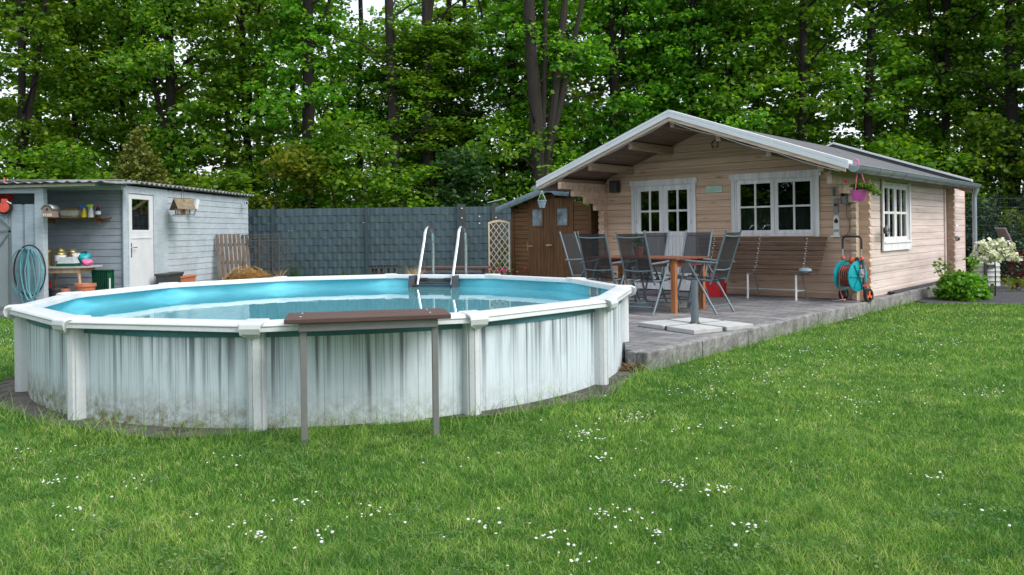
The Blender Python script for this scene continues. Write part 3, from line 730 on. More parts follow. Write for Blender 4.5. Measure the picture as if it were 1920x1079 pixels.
# purlins
for x in (APX, APX-.78, APX-1.60, APX+.78, APX+1.56, APX+2.30, APX-2.25):
    zt = 2.985-SLP*abs(x-APX)-.012; h = .13
    g = MB(); prof = [(ROY0+.05, zt), (ROY0+.05, zt-.055), (ROY0+.10, zt-h), (6.6, zt-h), (6.6, zt)] if False else [(ROY0+.06, zt), (ROY0+.085, zt-h), (0.0, zt-h), (0.0, zt)]
    Mx = Matrix(((0,0,1,x-.035),(1,0,0,0),(0,1,0,0),(0,0,0,1))); g.prism(prof, 0, .07, Mx); g.build('purlin', M['rafter'], roof, bevel=.004)
# cable sagging under the verge
g = MB()
pts = [(APX+2.6*(k/24), ROY0-.03, 2.985-SLP*2.6*(k/24)-.055-.022*abs(math.sin(k*PI/8))) for k in range(25)]
g.tube(pts, .006, 6); pts = [(APX-2.6*(k/24), ROY0-.03, 2.985-SLP*2.6*(k/24)-.055-.022*abs(math.sin(k*PI/6))) for k in range(25)]
g.tube(pts, .006, 6); g.build('cable', M['grey'], roof)
# gutters
def gutter(x, y0, y1, z):
    g = MB(); r = .082; seg = 12; vs = []
    for y in (y0, y1):
        for k in range(seg+1):
            a = PI+PI*k/seg; vs.append((x+r*math.cos(a), y, z+r*math.sin(a)))
    m_ = seg+1; fs = [(k, k+1, m_+k+1, m_+k) for k in range(seg)]; b = len(vs)
    for y in (y0, y1):
        for k in range(seg+1):
            a = PI+PI*k/seg; vs.append((x+(r-.006)*math.cos(a), y, z+(r-.006)*math.sin(a)))
    fs += [(b+k, b+m_+k, b+m_+k+1, b+k+1) for k in range(seg)]
    fs += [tuple(range(m_)), tuple(reversed(range(m_, 2*m_)))]
    g.add(vs, fs); g.tube([(x+r, y0, z+.004), (x+r, y1, z+.004)], .009, 8); o = g.build('gutter', M['zinc'], cot, smooth=True)
    yy = y0+.25
    while yy < y1:
        pts = [(x+(r+.003)*math.cos(PI+PI*k/12), yy, z+(r+.003)*math.sin(PI+PI*k/12)) for k in range(13)]; MB().tube(pts, .005, 6).build('bracket', M['zinc'], o, smooth=True); yy += .62
    return o
ez = 2.985-SLP*2.72
gutter(APX+2.75, ROY0+.02, ROY1+.12, ez+.055); gutter(APX-2.75, ROY0+.02, ROY1+.12, ez+.055)
g = MB(); dx, dy = APX+2.75, ROY1+.06
g.tube([(dx,dy,ez+.02),(dx,dy,ez-.06),(dx-.03,dy,ez-.16),(dx-.03,dy,ez-.22)], [.055,.05,.042,.042], 16); g.tube([(dx-.03,dy,ez-.2),(dx-.03,dy,.05)], .042, 16)
g.tube([(dx-.03,dy,1.40),(dx-.03,dy,1.43)], .046, 16); g.tube([(dx-.03,dy,.62),(dx-.03,dy,.72)], .049, 16); g.build('downpipe', M['zinc'], cot, smooth=True)

def casement(par, x0, x1, z0, z1, cols, rows, y, name='casement', fw=.055, mw=.028, dep=.035, mat=None):
    mat = mat or M['white_wood']; g = MB(); g.box(x0, x0+fw, y, y+dep, z0, z1); g.box(x1-fw, x1, y, y+dep, z0, z1)
    g.box(x0+fw, x1-fw, y, y+dep, z0, z0+fw); g.box(x0+fw, x1-fw, y, y+dep, z1-fw, z1)
    ix0, ix1, iz0, iz1 = x0+fw, x1-fw, z0+fw, z1-fw
    for i in range(1, cols): xx = ix0+(ix1-ix0)*i/cols; g.box(xx-mw/2, xx+mw/2, y+.002, y+dep-.004, iz0, iz1)
    for j in range(1, rows): zz = iz0+(iz1-iz0)*j/rows; g.box(ix0, ix1, y+.004, y+dep-.006, zz-mw/2, zz+mw/2)
    o = g.build(name, mat, par, bevel=.003)
    g = MB(); g.box(ix0, ix1, y+dep*.55, y+dep*.55+.004, iz0, iz1); g.build('pane', M['glass'], o); return o
def frame(par, x0, x1, z0, z1, y0, y1, fw, name='frame', bottom=True):
    g = MB(); g.box(x0, x0+fw, y0, y1, z0, z1); g.box(x1-fw, x1, y0, y1, z0, z1); g.box(x0+fw, x1-fw, y0, y1, z1-fw, z1)
    if bottom: g.box(x0+fw, x1-fw, y0, y1, z0, z0+fw)
    return g.build(name, M['white_wood'], par, bevel=.003)
# double door
dr = frame(cot, DOOR[0], DOOR[1], DOOR[2], DOOR[3], -.012, .08, .035, 'door', bottom=False)
g = MB(); g.box(DOOR[0]-.055, DOOR[0]+.012, -.032, -.0125, PZ, DOOR[3]-.02); g.box(DOOR[1]-.012, DOOR[1]+.055, -.032, -.0125, PZ, DOOR[3]-.02); g.box(DOOR[0]-.085, DOOR[1]+.085, -.036, -.0125, DOOR[3]-.02, DOOR[3]+.075); g.build('trim', M['white_wood'], dr, bevel=.003)
xm = (DOOR[0]+DOOR[1])/2
for i, (a, b) in enumerate(((DOOR[0]+.037, xm-.002), (xm+.002, DOOR[1]-.037))):
    zz = 1.13; lf = casement(dr, a, b, zz, DOOR[3]-.037, 2, 2, 0.0, 'leaf', .085, .035)
    g = MB(); g.box(a, a+.09, 0, .035, PZ+.02, zz-.001); g.box(b-.09, b, 0, .035, PZ+.02, zz-.001); g.box(a+.09, b-.09, 0, .035, PZ+.02, PZ+.14); 
    nb = 5
    for k in range(nb):
        w_ = (b-a-.18)/nb; g.box(a+.09+k*w_+.002, a+.09+(k+1)*w_-.002, .010, .028, PZ+.14, zz-.001)
    g.build('panel', M['white_wood'], dr, bevel=.003)
g = MB(); g.box(xm+.02, xm+.05, -.012, -.001, 1.0, 1.18); g.tube([(xm+.035,-.012,1.13),(xm+.035,-.05,1.13),(xm+.14,-.05,1.13)], .009, 8); g.build('handle', M['dark_grey'], dr, smooth=True)
g = MB()
for xx in (DOOR[0]+.04, DOOR[1]-.04):
    for zz in (.5, 1.35, 1.9): g.tube([(xx,-.018,zz),(xx,-.018,zz+.07)], .008, 8)
g.build('hinge', M['steel'], dr)
# front window
wn_ = frame(cot, WIN[0], WIN[1], WIN[2], WIN[3], -.012, .08, .035, 'window')
g = MB(); g.box(WIN[0]-.05, WIN[0]+.012, -.032, -.0125, WIN[2]-.02, WIN[3]-.02); g.box(WIN[1]-.012, WIN[1]+.05, -.032, -.0125, WIN[2]-.02, WIN[3]-.02); g.box(WIN[0]-.085, WIN[1]+.085, -.036, -.0125, WIN[3]-.02, WIN[3]+.075); g.box(WIN[0]-.055, WIN[1]+.055, -.034, -.0125, WIN[2]-.045, WIN[2]-.0205); g.build('trim', M['white_wood'], wn_, bevel=.003)
xm = (WIN[0]+WIN[1])/2
for (a, b) in ((WIN[0]+.037, xm-.002), (xm+.002, WIN[1]-.037)): casement(wn_, a, b, WIN[2]+.037, WIN[3]-.037, 2, 2, 0.0, 'casement', .06, .03)
g = MB(); nn = 120; vs = []
for k in range(nn+1):
    xx = WIN[0]+(WIN[1]-WIN[0])*k/nn; yy = .20+.025*math.sin(k*.9)+.01*math.sin(k*2.3); vs += [(xx, yy, WIN[2]), (xx, yy, 1.57)]
g.add(vs, [(2*k, 2*k+2, 2*k+3, 2*k+1) for k in range(nn)]); g.build('curtain', M['curtain'], wn_, smooth=True)
g = MB()
for cx in (WIN[0]+.42, WIN[0]+.64): g.tube([(cx+.11*math.cos(PI*k/12), .12, WIN[2]+.13+.11*math.sin(PI*k/12)) for k in range(13)], .006, 6)
g.build('ornament', M['white'], wn_)
g = MB(); g.box(WIN[0], WIN[1], .09, .16, WIN[2]+.02, WIN[2]+.12); g.build('flower_box', M['dark'], wn_)
# side window (built along x then turned); outward is +x
sg = frame(cot, SW[0], SW[1], SW[2], SW[3], -.02, .08, .04, 'window'); kids = [sg]
xm = (SW[0]+SW[1])/2
for (a, b) in ((SW[0]+.042, xm-.002), (xm+.002, SW[1]-.042)): kids.append(casement(sg, a, b, SW[2]+.042, SW[3]-.042, 2, 2, -.01, 'casement', .06, .04, .035))
g = MB(); g.box(SW[0]-.06, SW[0]+.01, -.045, -.0205, SW[2]-.12, SW[3]+.03); g.box(SW[1]-.01, SW[1]+.06, -.045, -.0205, SW[2]-.12, SW[3]+.03); g.box(SW[0]+.01, SW[1]-.01, -.043, -.0205, SW[2]-.12, SW[2]+.01); g.box(SW[0]-.02, SW[1]+.02, -.06, -.046, SW[2]+.0, SW[2]+.03); g.build('trim', M['white_wood'], sg, bevel=.003)
g = MB(); g.box(SW[0]+.06, SW[1]-.06, .12, .14, SW[2]+.05, 1.5); g.build('curtain', plain('blue_curtain', (.025,.03,.08), .9), sg)
sg.rotation_euler = (0, 0, PI/2); sg.location = (0, 0, 0)

# wall fittings on the cottage: things that hang on it
def hthing(name, x, y, z, label, cat, rz=0): return empty(name, HL(x, y, z), HA+rz, label, cat)
t = hthing('loudspeaker', -4.30, 0, 1.94, 'small black loudspeaker mounted left of the cottage door', 'loudspeaker')
MB().box(-.085, .085, -.16, -.03, 0, .22).build('cabinet', M['dark'], t, bevel=.012); MB().box(-.02, .02, -.03, -.001, .06, .16).build('bracket', M['dark_grey'], t)
MB().box(-.072, .072, -.166, -.161, .012, .208).build('grille', M['dark_grey'], t)
t = hthing('name_sign', -2.34, -.004, 1.86, 'small mint green wooden sign hanging between the door and the window', 'sign', 0)
g = MB(); g.box(-.145, .145, -.018, 0, 0, .115); g.build('board', M['mint'], t, bevel=.004)
g = MB()
for i, (a, b) in enumerate(((-.11,.10),(-.12,.115),(-.09,.11))):
    xx = a
    while xx < b:
        w_ = random.uniform(.012, .03); g.box(xx, min(xx+w_, b), -.0205, -.0185, .022+.03*i, .034+.03*i); xx += w_+.006
g.build('lettering', plain('sign_lettering', (.32,.52,.40), .7), t); MB().tube([(-.10,-.009,.115),(0,-.006,.19),(.10,-.009,.115)], .0025, 5).build('cord', M['grey'], t)
t = hthing('horseshoe', -2.32, -.002, 2.60, 'dark iron horseshoe hung high on the gable', 'horseshoe')
MB().tube([(.055*math.cos(R(-60)+R(300)*k/20+PI*0), -.01, .07+.07*math.sin(R(-60)+R(300)*k/20)) for k in range(21)], .009, 8).build('iron', M['rust'], t, smooth=True)
t = hthing('thermometer', -.335, -.002, 1.44, 'grey thermometer plate right of the big window', 'thermometer')
pl = [(-.035,.03),(0,0),(.035,.03),(.035,.22),(.02,.25),(-.02,.25),(-.035,.22)]
MB().prism(pl, 0, .012, Matrix(((1,0,0,0),(0,0,-1,0),(0,1,0,0),(0,0,0,1)))).build('plate', M['grey'], t, bevel=.002); MB().lathe([(.022,0),(.022,.01)], (0,-.022,.15), 14, Matrix.Rotation(PI/2, 4, 'X')).build('dial', M['dark'], t)
t = hthing('weather_sensor', -.37, -.002, 1.72, 'small pale blue twin sensor above the thermometer', 'sensor')
g = MB(); 
for zz in (0.02, .06, .10): g.lathe([(.02,0),(.026,.01),(.02,.022)], (0,-.026,zz), 12)
g.build('cap', M['pot_blue'], t, smooth=True); MB().box(-.012,.012,-.012,-.001,.0,.13).build('stem', M['grey'], t)
t = hthing('wall_lamp', -.16, -.002, 1.62, 'grey rounded wall lamp under the corbels beside the window', 'wall lamp')
MB().lathe([(.0,-.07),(.04,-.065),(.062,-.03),(.066,.04),(.066,.06),(.0,.064)], (0,-.085,.03), 18).build('shade', M['grey'], t, smooth=True)
MB().box(-.075,-.055,-.1,-.001,-.02,.22).build('bracket', M['dark'], t, bevel=.004); MB().tube([(.0,-.06,-.04),(-.01,-.03,-.2),(.02,-.02,-.27),(.05,-.02,-.2),(.06,-.02,-.05)], .0035, 5).build('cable', M['dark'], t)
MB().tube([(.02,-.012,-.27),(.02,-.01,-.42),(-.02,-.01,-.49),(-.12,-.01,-.52)], .003, 5).build('cable', M['dark'], t)
t = hthing('bottle_opener', -.33, -.002, 1.13, 'white plaque with wall bottle opener above the hose reel', 'bottle opener')
pl = [(-.045,0),(.045,0),(.045,.27),(.02,.30),(-.02,.30),(-.045,.27)]
MB().prism(pl, 0, .014, Matrix(((1,0,0,0),(0,0,-1,0),(0,1,0,0),(0,0,0,1)))).build('plaque', M['white'], t, bevel=.003)
MB().box(-.07,.07,-.06,-.0,-.03,-.001).build('tray', M['white'], t, bevel=.004)
g = MB(); g.lathe([(.024,0),(.03,.01),(.012,.03)], (0,-.015,.21), 12, Matrix.Rotation(PI/2, 4, 'X')); g.box(-.008,.008,-.03,-.015,.22,.255); g.build('opener', M['dark'], t)
g = MB(); xx = -.034      # the word BIER in block strokes
def strokes(ch, x, z, s=.016):
    segs = {'B': ((0,0,0,2),(0,2,1,2),(0,1,1,1),(0,0,1,0),(1,0,1,2)), 'I': ((.5,0,.5,2),), 'E': ((0,0,0,2),(0,2,1,2),(0,1,.8,1),(0,0,1,0)), 'R': ((0,0,0,2),(0,2,1,2),(1,1,1,2),(0,1,1,1),(.3,1,1,0))}[ch]
    for (a, b, c, d) in segs: g.bar((x+a*s*.8, -.0165, z+b*s), (x+c*s*.8, -.0165, z+d*s+ (.0001 if b == d else 0)), .004, .003, (0,1,0))
for ch in 'BIER': strokes(ch, xx, .05); xx += .018
g.build('lettering', M['dark'], t)
t = hthing('pruning_reel', .075, .85, 1.17, 'grey and black hand tool hung on the side wall left of its window', 'hand tool', PI/2)
MB().lathe([(.0,0),(.05,.004),(.055,.03),(.03,.04),(0,.04)], (-.08,-.04,.02), 14, Matrix.Rotation(PI/2, 4, 'X')).build('drum', M['dark'], t, smooth=True)
g = MB(); g.bar((-.06,-.05,-.02),(.10,-.05,.10),.035,.03); g.bar((.10,-.05,.10),(.18,-.04,-.03),.03,.03); g.bar((-.08,-.05,0),(.18,-.04,-.03),.03,.03); g.build('body', M['grey'], t, bevel=.006)
t = hthing('socket_box', .0, 5.75, .93, 'small grey outdoor socket at the rear end of the side wall', 'socket', PI/2)
MB().box(-.06,.06,-.06,0,0,.11).build('housing', M['grey'], t, bevel=.01); MB().lathe([(.028,0),(.032,.03)], (0,-.062,.05), 12, Matrix.Rotation(PI/2, 4, 'X')).build('cover', M['dark_grey'], t)
t = hthing('hook', .0, 5.75, 1.25, 'small metal hook above the grey outdoor socket', 'hook', PI/2)
MB().tube([(-.08,-.01,.02),(.04,-.012,.0),(.09,-.05,.01),(.10,-.05,.03)], .008, 6).build('rod', M['steel'], t)

# foliage helper -----------------------------------------------------
def leaves(centers, radii, per, size, flat=.55, droop=.35, seed=0, up=.5, jitter=.5):
    """kite shaped folded leaves in soft clumps; returns verts (n*4,3), faces (n*2,3)"""
    r = np.random.default_rng(seed); C = np.repeat(np.asarray(centers), per, 0); Rr = np.repeat(np.asarray(radii), per); n = len(C)
    d = r.normal(size=(n,3)); d /= np.linalg.norm(d, axis=1)[:,None]; rad = r.random(n)**.45; P = d*(rad*Rr)[:,None]; P[:,2] *= flat
    P[:,2] -= droop*(np.hypot(P[:,0], P[:,1])**2)/np.maximum(Rr, .01)*.5; P += C
    s = size*(1-jitter/2+jitter*r.random(n)); az = r.uniform(0, 2*PI, n); el = r.uniform(-.9, .25, n)
    ax = np.stack([np.cos(az)*np.cos(el), np.sin(az)*np.cos(el), np.sin(el)], 1)
    nr = r.normal(size=(n,3))*.55+np.array([0,0,up]); side = np.cross(ax, nr); side /= np.linalg.norm(side, axis=1)[:,None]
    nn = np.cross(side, ax)
    v = np.zeros((n,4,3)); v[:,0] = P; v[:,1] = P+ax*(s*.45)[:,None]+side*(s*.42)[:,None]+nn*(s*.10)[:,None]; v[:,2] = P+ax*s[:,None]; v[:,3] = P+ax*(s*.45)[:,None]-side*(s*.42)[:,None]+nn*(s*.10)[:,None]
    b = (np.arange(n)*4)[:,None]; f = np.concatenate([b+np.array([0,1,2]), b+np.array([0,2,3])]); return v.reshape(-1,3), f

# hanging basket at the gutter corner
t = empty('hanging_basket', HL(.36,-1.12,0), HA, 'magenta hanging pot with trailing geranium on the right gutter end', 'hanging basket')
MB().lathe([(.075,1.60),(.105,1.73),(.112,1.735),(.112,1.745),(.10,1.745),(.09,1.72),(0,1.72)], (0,0,0), 24).build('pot', M['magenta'], t, smooth=True)
g = MB()
for k in range(3):
    a = 2*PI*k/3+.4; g.tube([(.105*math.cos(a), .105*math.sin(a), 1.74), (.01*math.cos(a), .01*math.sin(a), 2.06)], .005, 6)
g.tube([(0,0,2.04),(0,0,2.10),(-.01,0,2.15),(-.035,0,2.17),(-.05,0,2.14)], .010, 8); g.build('hanger', M['pink'], t)
cs = [(random.gauss(0,.08), random.gauss(0,.06), 1.79+random.random()*.04) for _ in range(9)]+[(.10+.03*k, -.02*k, 1.80-.016*k+.01*math.sin(k)) for k in range(7)]
v, f = leaves(cs, [.07]*9+[.05]*7, 22, .045, .8, 0, 3); npmesh('foliage', v, f, M['leaf_g'], t)
g = MB()
for (x_, z_) in ((-.16,1.86),(-.145,1.875),(-.17,1.88)): g.lathe([(0,-.012),(.014,-.006),(.018,.004),(0,.014)], (x_,-.03,z_), 8)
g.tube([(-.05,-.01,1.78),(-.15,-.03,1.87)], .003, 5); g.build('flower', M['petal'], t)

# ------------------------------------------------------------------ brown tool shed left of the cottage
tool = empty('tool_shed', HL(-5.98, .04, 0), HA, 'brown stained wooden tool shed with two small windows beside the cottage', 'shed')
# local x from -1.0 (left) to 1.0 (right); front at y 0
SL = -.99; SR = 1.04; EZ = 1.78; AZ = 2.03
g = MB(); z = .16
def tz(x): return AZ-(AZ-EZ+.05)*abs(x-.0)/1.0
g = MB(); zz = .10
while zz < 2.0:
    z1 = zz+.09; xl = -1.0 if z1 < EZ else -(AZ-z1)/(AZ-EZ)*.95; xr = -xl if z1 >= EZ else 1.04
    if z1 > AZ-.02: break
    segs = [(max(SL, xl), -.56), (.62, min(SR, xr))] if z1 < 1.90 else [(max(SL, xl), min(SR, xr))]
    for a, b in segs:
        if b > a: plank_profile(zz, z1-.002, 0, .02, a, b, g, (a, a, b, b))
    zz = z1
g.build('front_wall', M['brown'], tool)
g = MB(); g.box(SL, SL+.02, .02, 1.5, .1, EZ); g.box(SR-.02, SR, .02, 1.5, .1, EZ); g.box(SL, SR, 1.5, 1.52, .1, EZ); g.build('side_wall', M['brown'], tool)
g = MB(); g.box(SL-.02, SL+.05, -.022, -.001, .05, EZ); g.box(SR-.06, SR+.01, -.022, -.001, .05, EZ+.0); g.build('corner_trim', M['table'] if 0 else M['brown_v'], tool, bevel=.003)
for (a, b, wx) in ((-.56, .027, -.30), (.033, .62, .34)):
    g = MB(); nb = 7; w_ = (b-a)/nb; wx0, wx1, wz0, wz1 = wx-.135, wx+.135, 1.36, 1.69
    for k in range(nb):
        xa, xb = a+k*w_+.002, a+(k+1)*w_-.002; ov = not (xb <= wx0 or xa >= wx1)
        if not ov: g.box(xa, xb, -.018, 0, .14, 1.90)
        else: g.box(xa, xb, -.018, 0, .14, wz0); g.box(xa, xb, -.018, 0, wz1, 1.90)
        if ov and xa < wx0: g.box(xa, wx0, -.018, 0, wz0, wz1)
        if ov and xb > wx1: g.box(wx1, xb, -.018, 0, wz0, wz1)
    d_ = g.build('door', M['brown_v'], tool)
    g = MB(); fw = .03; g.box(wx0-fw, wx0, -.032, -.0185, wz0-fw, wz1+fw); g.box(wx1, wx1+fw, -.032, -.0185, wz0-fw, wz1+fw); g.box(wx0, wx1, -.032, -.0185, wz1, wz1+fw); g.box(wx0, wx1, -.032, -.0185, wz0-fw, wz0); wf = g.build('window', M['brown_v'], d_)
    m = plain('crumpled_film', (.20,.25,.29), .18, 0, .6, 6, .9)
    g = MB(); g.box(wx0, wx1, -.012, -.008, wz0, wz1); g.build('pane', m, wf)
g = MB(); g.box(-.06, .09, -.04, -.03, .94, .98); g.tube([(.0,-.045,.965),(.08,-.045,.955)], .014, 8); g.build('latch', plain('brass_latch', (.40,.30,.16), .5), tool)
g = MB(); g.box(-.56,-.42,-.03,-.019,.93,.955); g.box(-.57,-.555,-.03,-.019,.85,1.02); g.build('hinge', plain('brass_hinge', (.34,.26,.14), .5), tool)
def shed_roof():
    g = MB(); n = 14; vs = []; y0 = -.22; y1 = 1.6
    for i in range(2*n+1):
        x_ = -1.27+1.95*i/(2*n); za = 2.11-(.285 if x_ < 0 else .11)*abs(x_)
        vs += [(x_, y0, za), (x_, y1, za), (x_, y0-.012, za-.13+(.045 if abs(x_-.18) < .12 else 0)), (x_, y0+.012, za-.02)]
    for i in range(2*n):
        a, b = 4*i, 4*i+4; g.f += []
        vsf = [(a, b, b+1, a+1), (a, a+2, b+2, b)]
        g.f += vsf
    g.v = vs; o = g.build('roof', M['bitumen'], tool, smooth=True)
    s = o.modifiers.new('solid', 'SOLIDIFY'); s.thickness = .01
shed_roof()
MB().bar((-1.5,-.2,1.86),(-1.1,-.12,1.93),.05,.012).build('flap', M['white'], tool)
g = MB(); g.box(1.0, 1.36, -.06, -.03, 1.80, 1.90, Matrix.Rotation(R(0), 4, 'Y')); g.build('felt_strip', M['bitumen'], tool)
t = empty('flower_pot', HL(-5.86,-.32,1.78), HA, 'pale blue hanging pot with small green plant at the shed roof', 'flower pot')
MB().lathe([(.055,-.08),(.088,.055),(.098,.055),(.098,.07),(.08,.07),(.07,.045),(0,.045)], (0,0,0), 20).build('pot', M['pot_blue'], t, smooth=True)
g = MB()
for k in range(3): a = 2*PI*k/3; g.tube([(.09*math.cos(a), .09*math.sin(a), .065), (0,0,.26)], .003, 5)
g.build('hanger', M['white'], t)
v, f = leaves([(.03,0,.11),(-.02,.02,.09),(0,0,.14)], [.06]*3, 25, .04, .8, 0, 5); npmesh('foliage', v, f, M['leaf_g'], t)

# trellis
tp = at(936, 460, 16.15); tr_ = empty('trellis', (tp.x, tp.y, 0), R(-4), 'pale wooden diamond trellis panel with arched top beside the tool shed', 'trellis')
g = MB(); W = .225; H = 1.44; g.box(-W, -W+.03, -.015, .015, 0, H); g.box(W-.03, W, -.015, .015, 0, H); g.box(-W+.03, W-.03, -.015, .015, 0, .03)
pts = [(-W, H), (-W*.5, H+.035), (0, H+.05), (W*.5, H+.035), (W, H)]
poly = pts+[(p[0], p[1]-.045) for p in reversed(pts)]; g.prism(poly, -.016, .016, Matrix(((1,0,0,0),(0,0,1,0),(0,1,0,0),(0,0,0,1)))); g.build('frame', M['lath'], tr_, bevel=.003)
g = MB(); st = .158
for s in (1, -1):
    k = -6
    while k < 24:
        c = k*st; a = None; pts2 = []
        z0_, z1_ = .03, H
        # line z = c + s*(x) *1.25
        xs = sorted([-W+.02, W-.02]); za, zb = c+s*xs[0]*1.35+.4, c+s*xs[1]*1.35+.4
        (xa, za), (xb, zb) = (xs[0], za), (xs[1], zb)
        def clip(xa, za, xb, zb):
            if za > zb: xa, za, xb, zb = xb, zb, xa, za
            if zb < z0_ or za > z1_: return None
            if za < z0_: f_ = (z0_-za)/(zb-za); xa += (xb-xa)*f_; za = z0_
            if zb > z1_: f_ = (z1_-za)/(zb-za); xb = xa+(xb-xa)*f_; zb = z1_
            return xa, za, xb, zb
        q = clip(xa, za, xb, zb)
        if q and abs(q[3]-q[1]) > .03: g.bar((q[0], s*.0045, q[1]), (q[2], s*.0045, q[3]), .006, .015, (1,0,0)) if 0 else g.bar((q[0], s*.0045, q[1]), (q[2], s*.0045, q[3]), .015, .007, (0,1,0))
        k += 1
g.build('lattice', M['lath'], tr_)
def climber(loc, label, h, wdt, n, mat, name='climbing_plant', cat='plant', size=.06, seed=1, rz=0, flowers=None):
    t = empty(name, loc, rz, label, cat); random.seed(seed)
    pts = [(wdt*.25*math.sin(k*1.7), .03*math.cos(k), h*k/10) for k in range(11)]; MB().tube(pts, [.008-.0005*k for k in range(11)], 6).build('stem', M['bark_dark'], t)
    cs = [(random.gauss(0, wdt*.35), random.gauss(0, .05), h*(.1+.9*random.random())) for _ in range(n)]
    v, f = leaves(cs, [.09]*n, 14, size, .9, .2, seed); npmesh('foliage', v, f, mat, t)
    if flowers:
        for _ in range(flowers[1]): MB().lathe([(0,-.02),(.025,-.01),(.03,.008),(0,.02)], (random.gauss(0, wdt*.5), random.gauss(-.05,.04), flowers[2]+random.gauss(0,.03)), 7).build('flower', flowers[0], t)
    return t
climber((tp.x+.03, tp.y+.12, 0), 'green climbing plant growing behind the wooden trellis', 1.15, .22, 16, M['leaf_g'])
climber((tp.x-.05, tp.y-.35, 0), 'low plant with pink red flowers at the foot of the trellis', .5, .4, 9, M['leaf_g'], 'flowering_plant', 'plant', .05, 4, 0, (M['petal'], 14, .46))

# ------------------------------------------------------------------ chairs and table on the patio
def make_chair():
    c = empty('patio_chair'); W = .208; r = .013
    # sling seat and back (facing +y)
    def sling(p0, p1, sag, name):
        g = MB(); n = 8; vs = []
        for i in range(n+1):
            k = i/n; y = p0[0]+(p1[0]-p0[0])*k; z = p0[1]+(p1[1]-p0[1])*k-sag*math.sin(PI*k)
            for j in range(5):
                x = -W+.012+(2*W-.024)*j/4; vs.append((x, y-(.012*(1-abs(j-2)/2) if name == 'backrest' else 0), z-(.01*(1-abs(j-2)/2) if name == 'seat' else 0)))
        g.add(vs, [(i*5+j, i*5+j+1, i*5+j+6, i*5+j+5) for i in range(n) for j in range(4)])
        return g.build(name, M['sling'], c, smooth=True)
    sling((-.20,.415), (.25,.44), .015, 'seat'); sling((-.215,.45), (-.42,1.04), 0, 'backrest')
    for s in (-1, 1):
        MB().tube([(s*W,-.19,.38),(s*W,-.22,.44),(s*W,-.425,1.06)], r, 10).build('back_frame', M['alu'], c, smooth=True)
        MB().tube([(s*W,-.22,.425),(s*W,.27,.45),(s*W,.285,.43)], r, 10).build('seat_frame', M['alu'], c, smooth=True)
        g = MB(); g.tube([(s*(W+.032),-.315,.655),(s*(W+.036),-.05,.665),(s*(W+.036),.24,.685),(s*(W+.034),.27,.675)], [.012,.016,.018,.012], 10); g.build('armrest', M['alu'], c, smooth=True)
        MB().tube([(s*(W+.03),.09,.655),(s*(W+.03),.08,.63),(s*(W+.03),-.30,.0)], r*1.1, 10).build('leg', M['alu'], c, smooth=True)
        MB().tube([(s*(W+.028),.12,.655),(s*(W+.028),.13,.63),(s*(W+.028),.36,.0)], r*1.1, 10).build('leg', M['alu'], c, smooth=True)
        MB().tube([(s*(W+.02),-.12,.31),(s*W,.0,.44)], r*.9, 8).build('strut', M['alu'], c)
    for (y, z, bw) in ((-.408,1.00,.03),(-.262,.57,.03)):
        MB().tube([(-W+W*2*k/10, y-bw*math.sin(PI*k/10), z-.012*math.sin(PI*k/10)) for k in range(11)], .009, 8).build('crossbar', M['alu'], c, smooth=True)
    MB().tube([(-W-.03,-.24,.10),(W+.03,-.24,.10)], .009, 8).build('stretcher', M['alu'], c); MB().tube([(-W-.03,.315,.12),(W+.03,.315,.12)], .009, 8).build('stretcher', M['alu'], c)
    g = MB(); 
    for s in (-1, 1): g.tube([(s*W,-.425,1.055),(s*W,-.43,1.072)], .0145, 10)
    g.build('end_cap', M['alu'], c)
    return c
ch0 = make_chair()
spots = [(-1.07,-2.78,90,'reclining chair at the right head of the table, nearest the hose reel'),
         (-1.57,-3.33,0,'chair with its back to the pool, in front of the potted plant'),
         (-2.17,-3.38,4,'chair with its back to the pool, second from the left'),
         (-2.92,-2.72,-84,'leftmost chair, turned side-on in front of the brown shed'),
         (-2.38,-2.22,180,'chair beyond the table in front of the white door, behind the potted plant'),
         (-1.68,-2.20,180,'chair beyond the table between the cottage door and the window')]
for i, (x, y, a, l) in enumerate(spots):
    o = ch0 if i == 0 else copy_tree(ch0); o.location = HL(x, y, PZ); o.rotation_euler = (0, 0, HA+R(a))
    o['label'] = 'grey mesh '+l; o['category'] = 'chair'; o['group'] = 'folding patio chairs round the wooden table'
tb = empty('garden_table', HL(-1.95,-2.80,PZ), HA, 'reddish wooden garden table among the grey chairs', 'table')
g = MB(); nb = 9; yy = -.44
for k in range(nb): g.box(-.74, .74, yy+.002, yy+.88/nb-.004, .69, .715); yy += .88/nb
g.build('table_top', M['table_top'], tb, bevel=.004)
g = MB(); g.box(-.68,.68,-.385,-.36,.60,.689); g.box(-.68,.68,.36,.385,.60,.689); g.box(-.68,-.655,-.36,.36,.60,.689); g.box(.655,.68,-.36,.36,.60,.689); g.build('apron', M['table_top'], tb, bevel=.003)
for sx in (-1, 1):
    for sy in (-1, 1): MB().box(sx*.66-.033, sx*.66+.033, sy*.372-.033, sy*.372+.033, 0, .6895).build('leg', M['table'], tb, bevel=.004)
t = empty('potted_plant', HL(-2.06,-2.80,PZ+.716), HA, 'terracotta pot with small green plant on the wooden table', 'potted plant')
MB().lathe([(.05,0),(.07,.11),(.077,.11),(.077,.14),(.067,.14),(.06,.11),(0,.11)], (0,0,0), 22).build('pot', M['terracotta'], t, smooth=True)
v, f = leaves([(random.gauss(0,.03), random.gauss(0,.03), .18+.10*random.random()) for _ in range(9)], [.045]*9, 22, .035, 1, 0, 8); npmesh('foliage', v, f, M['leaf_g'], t)

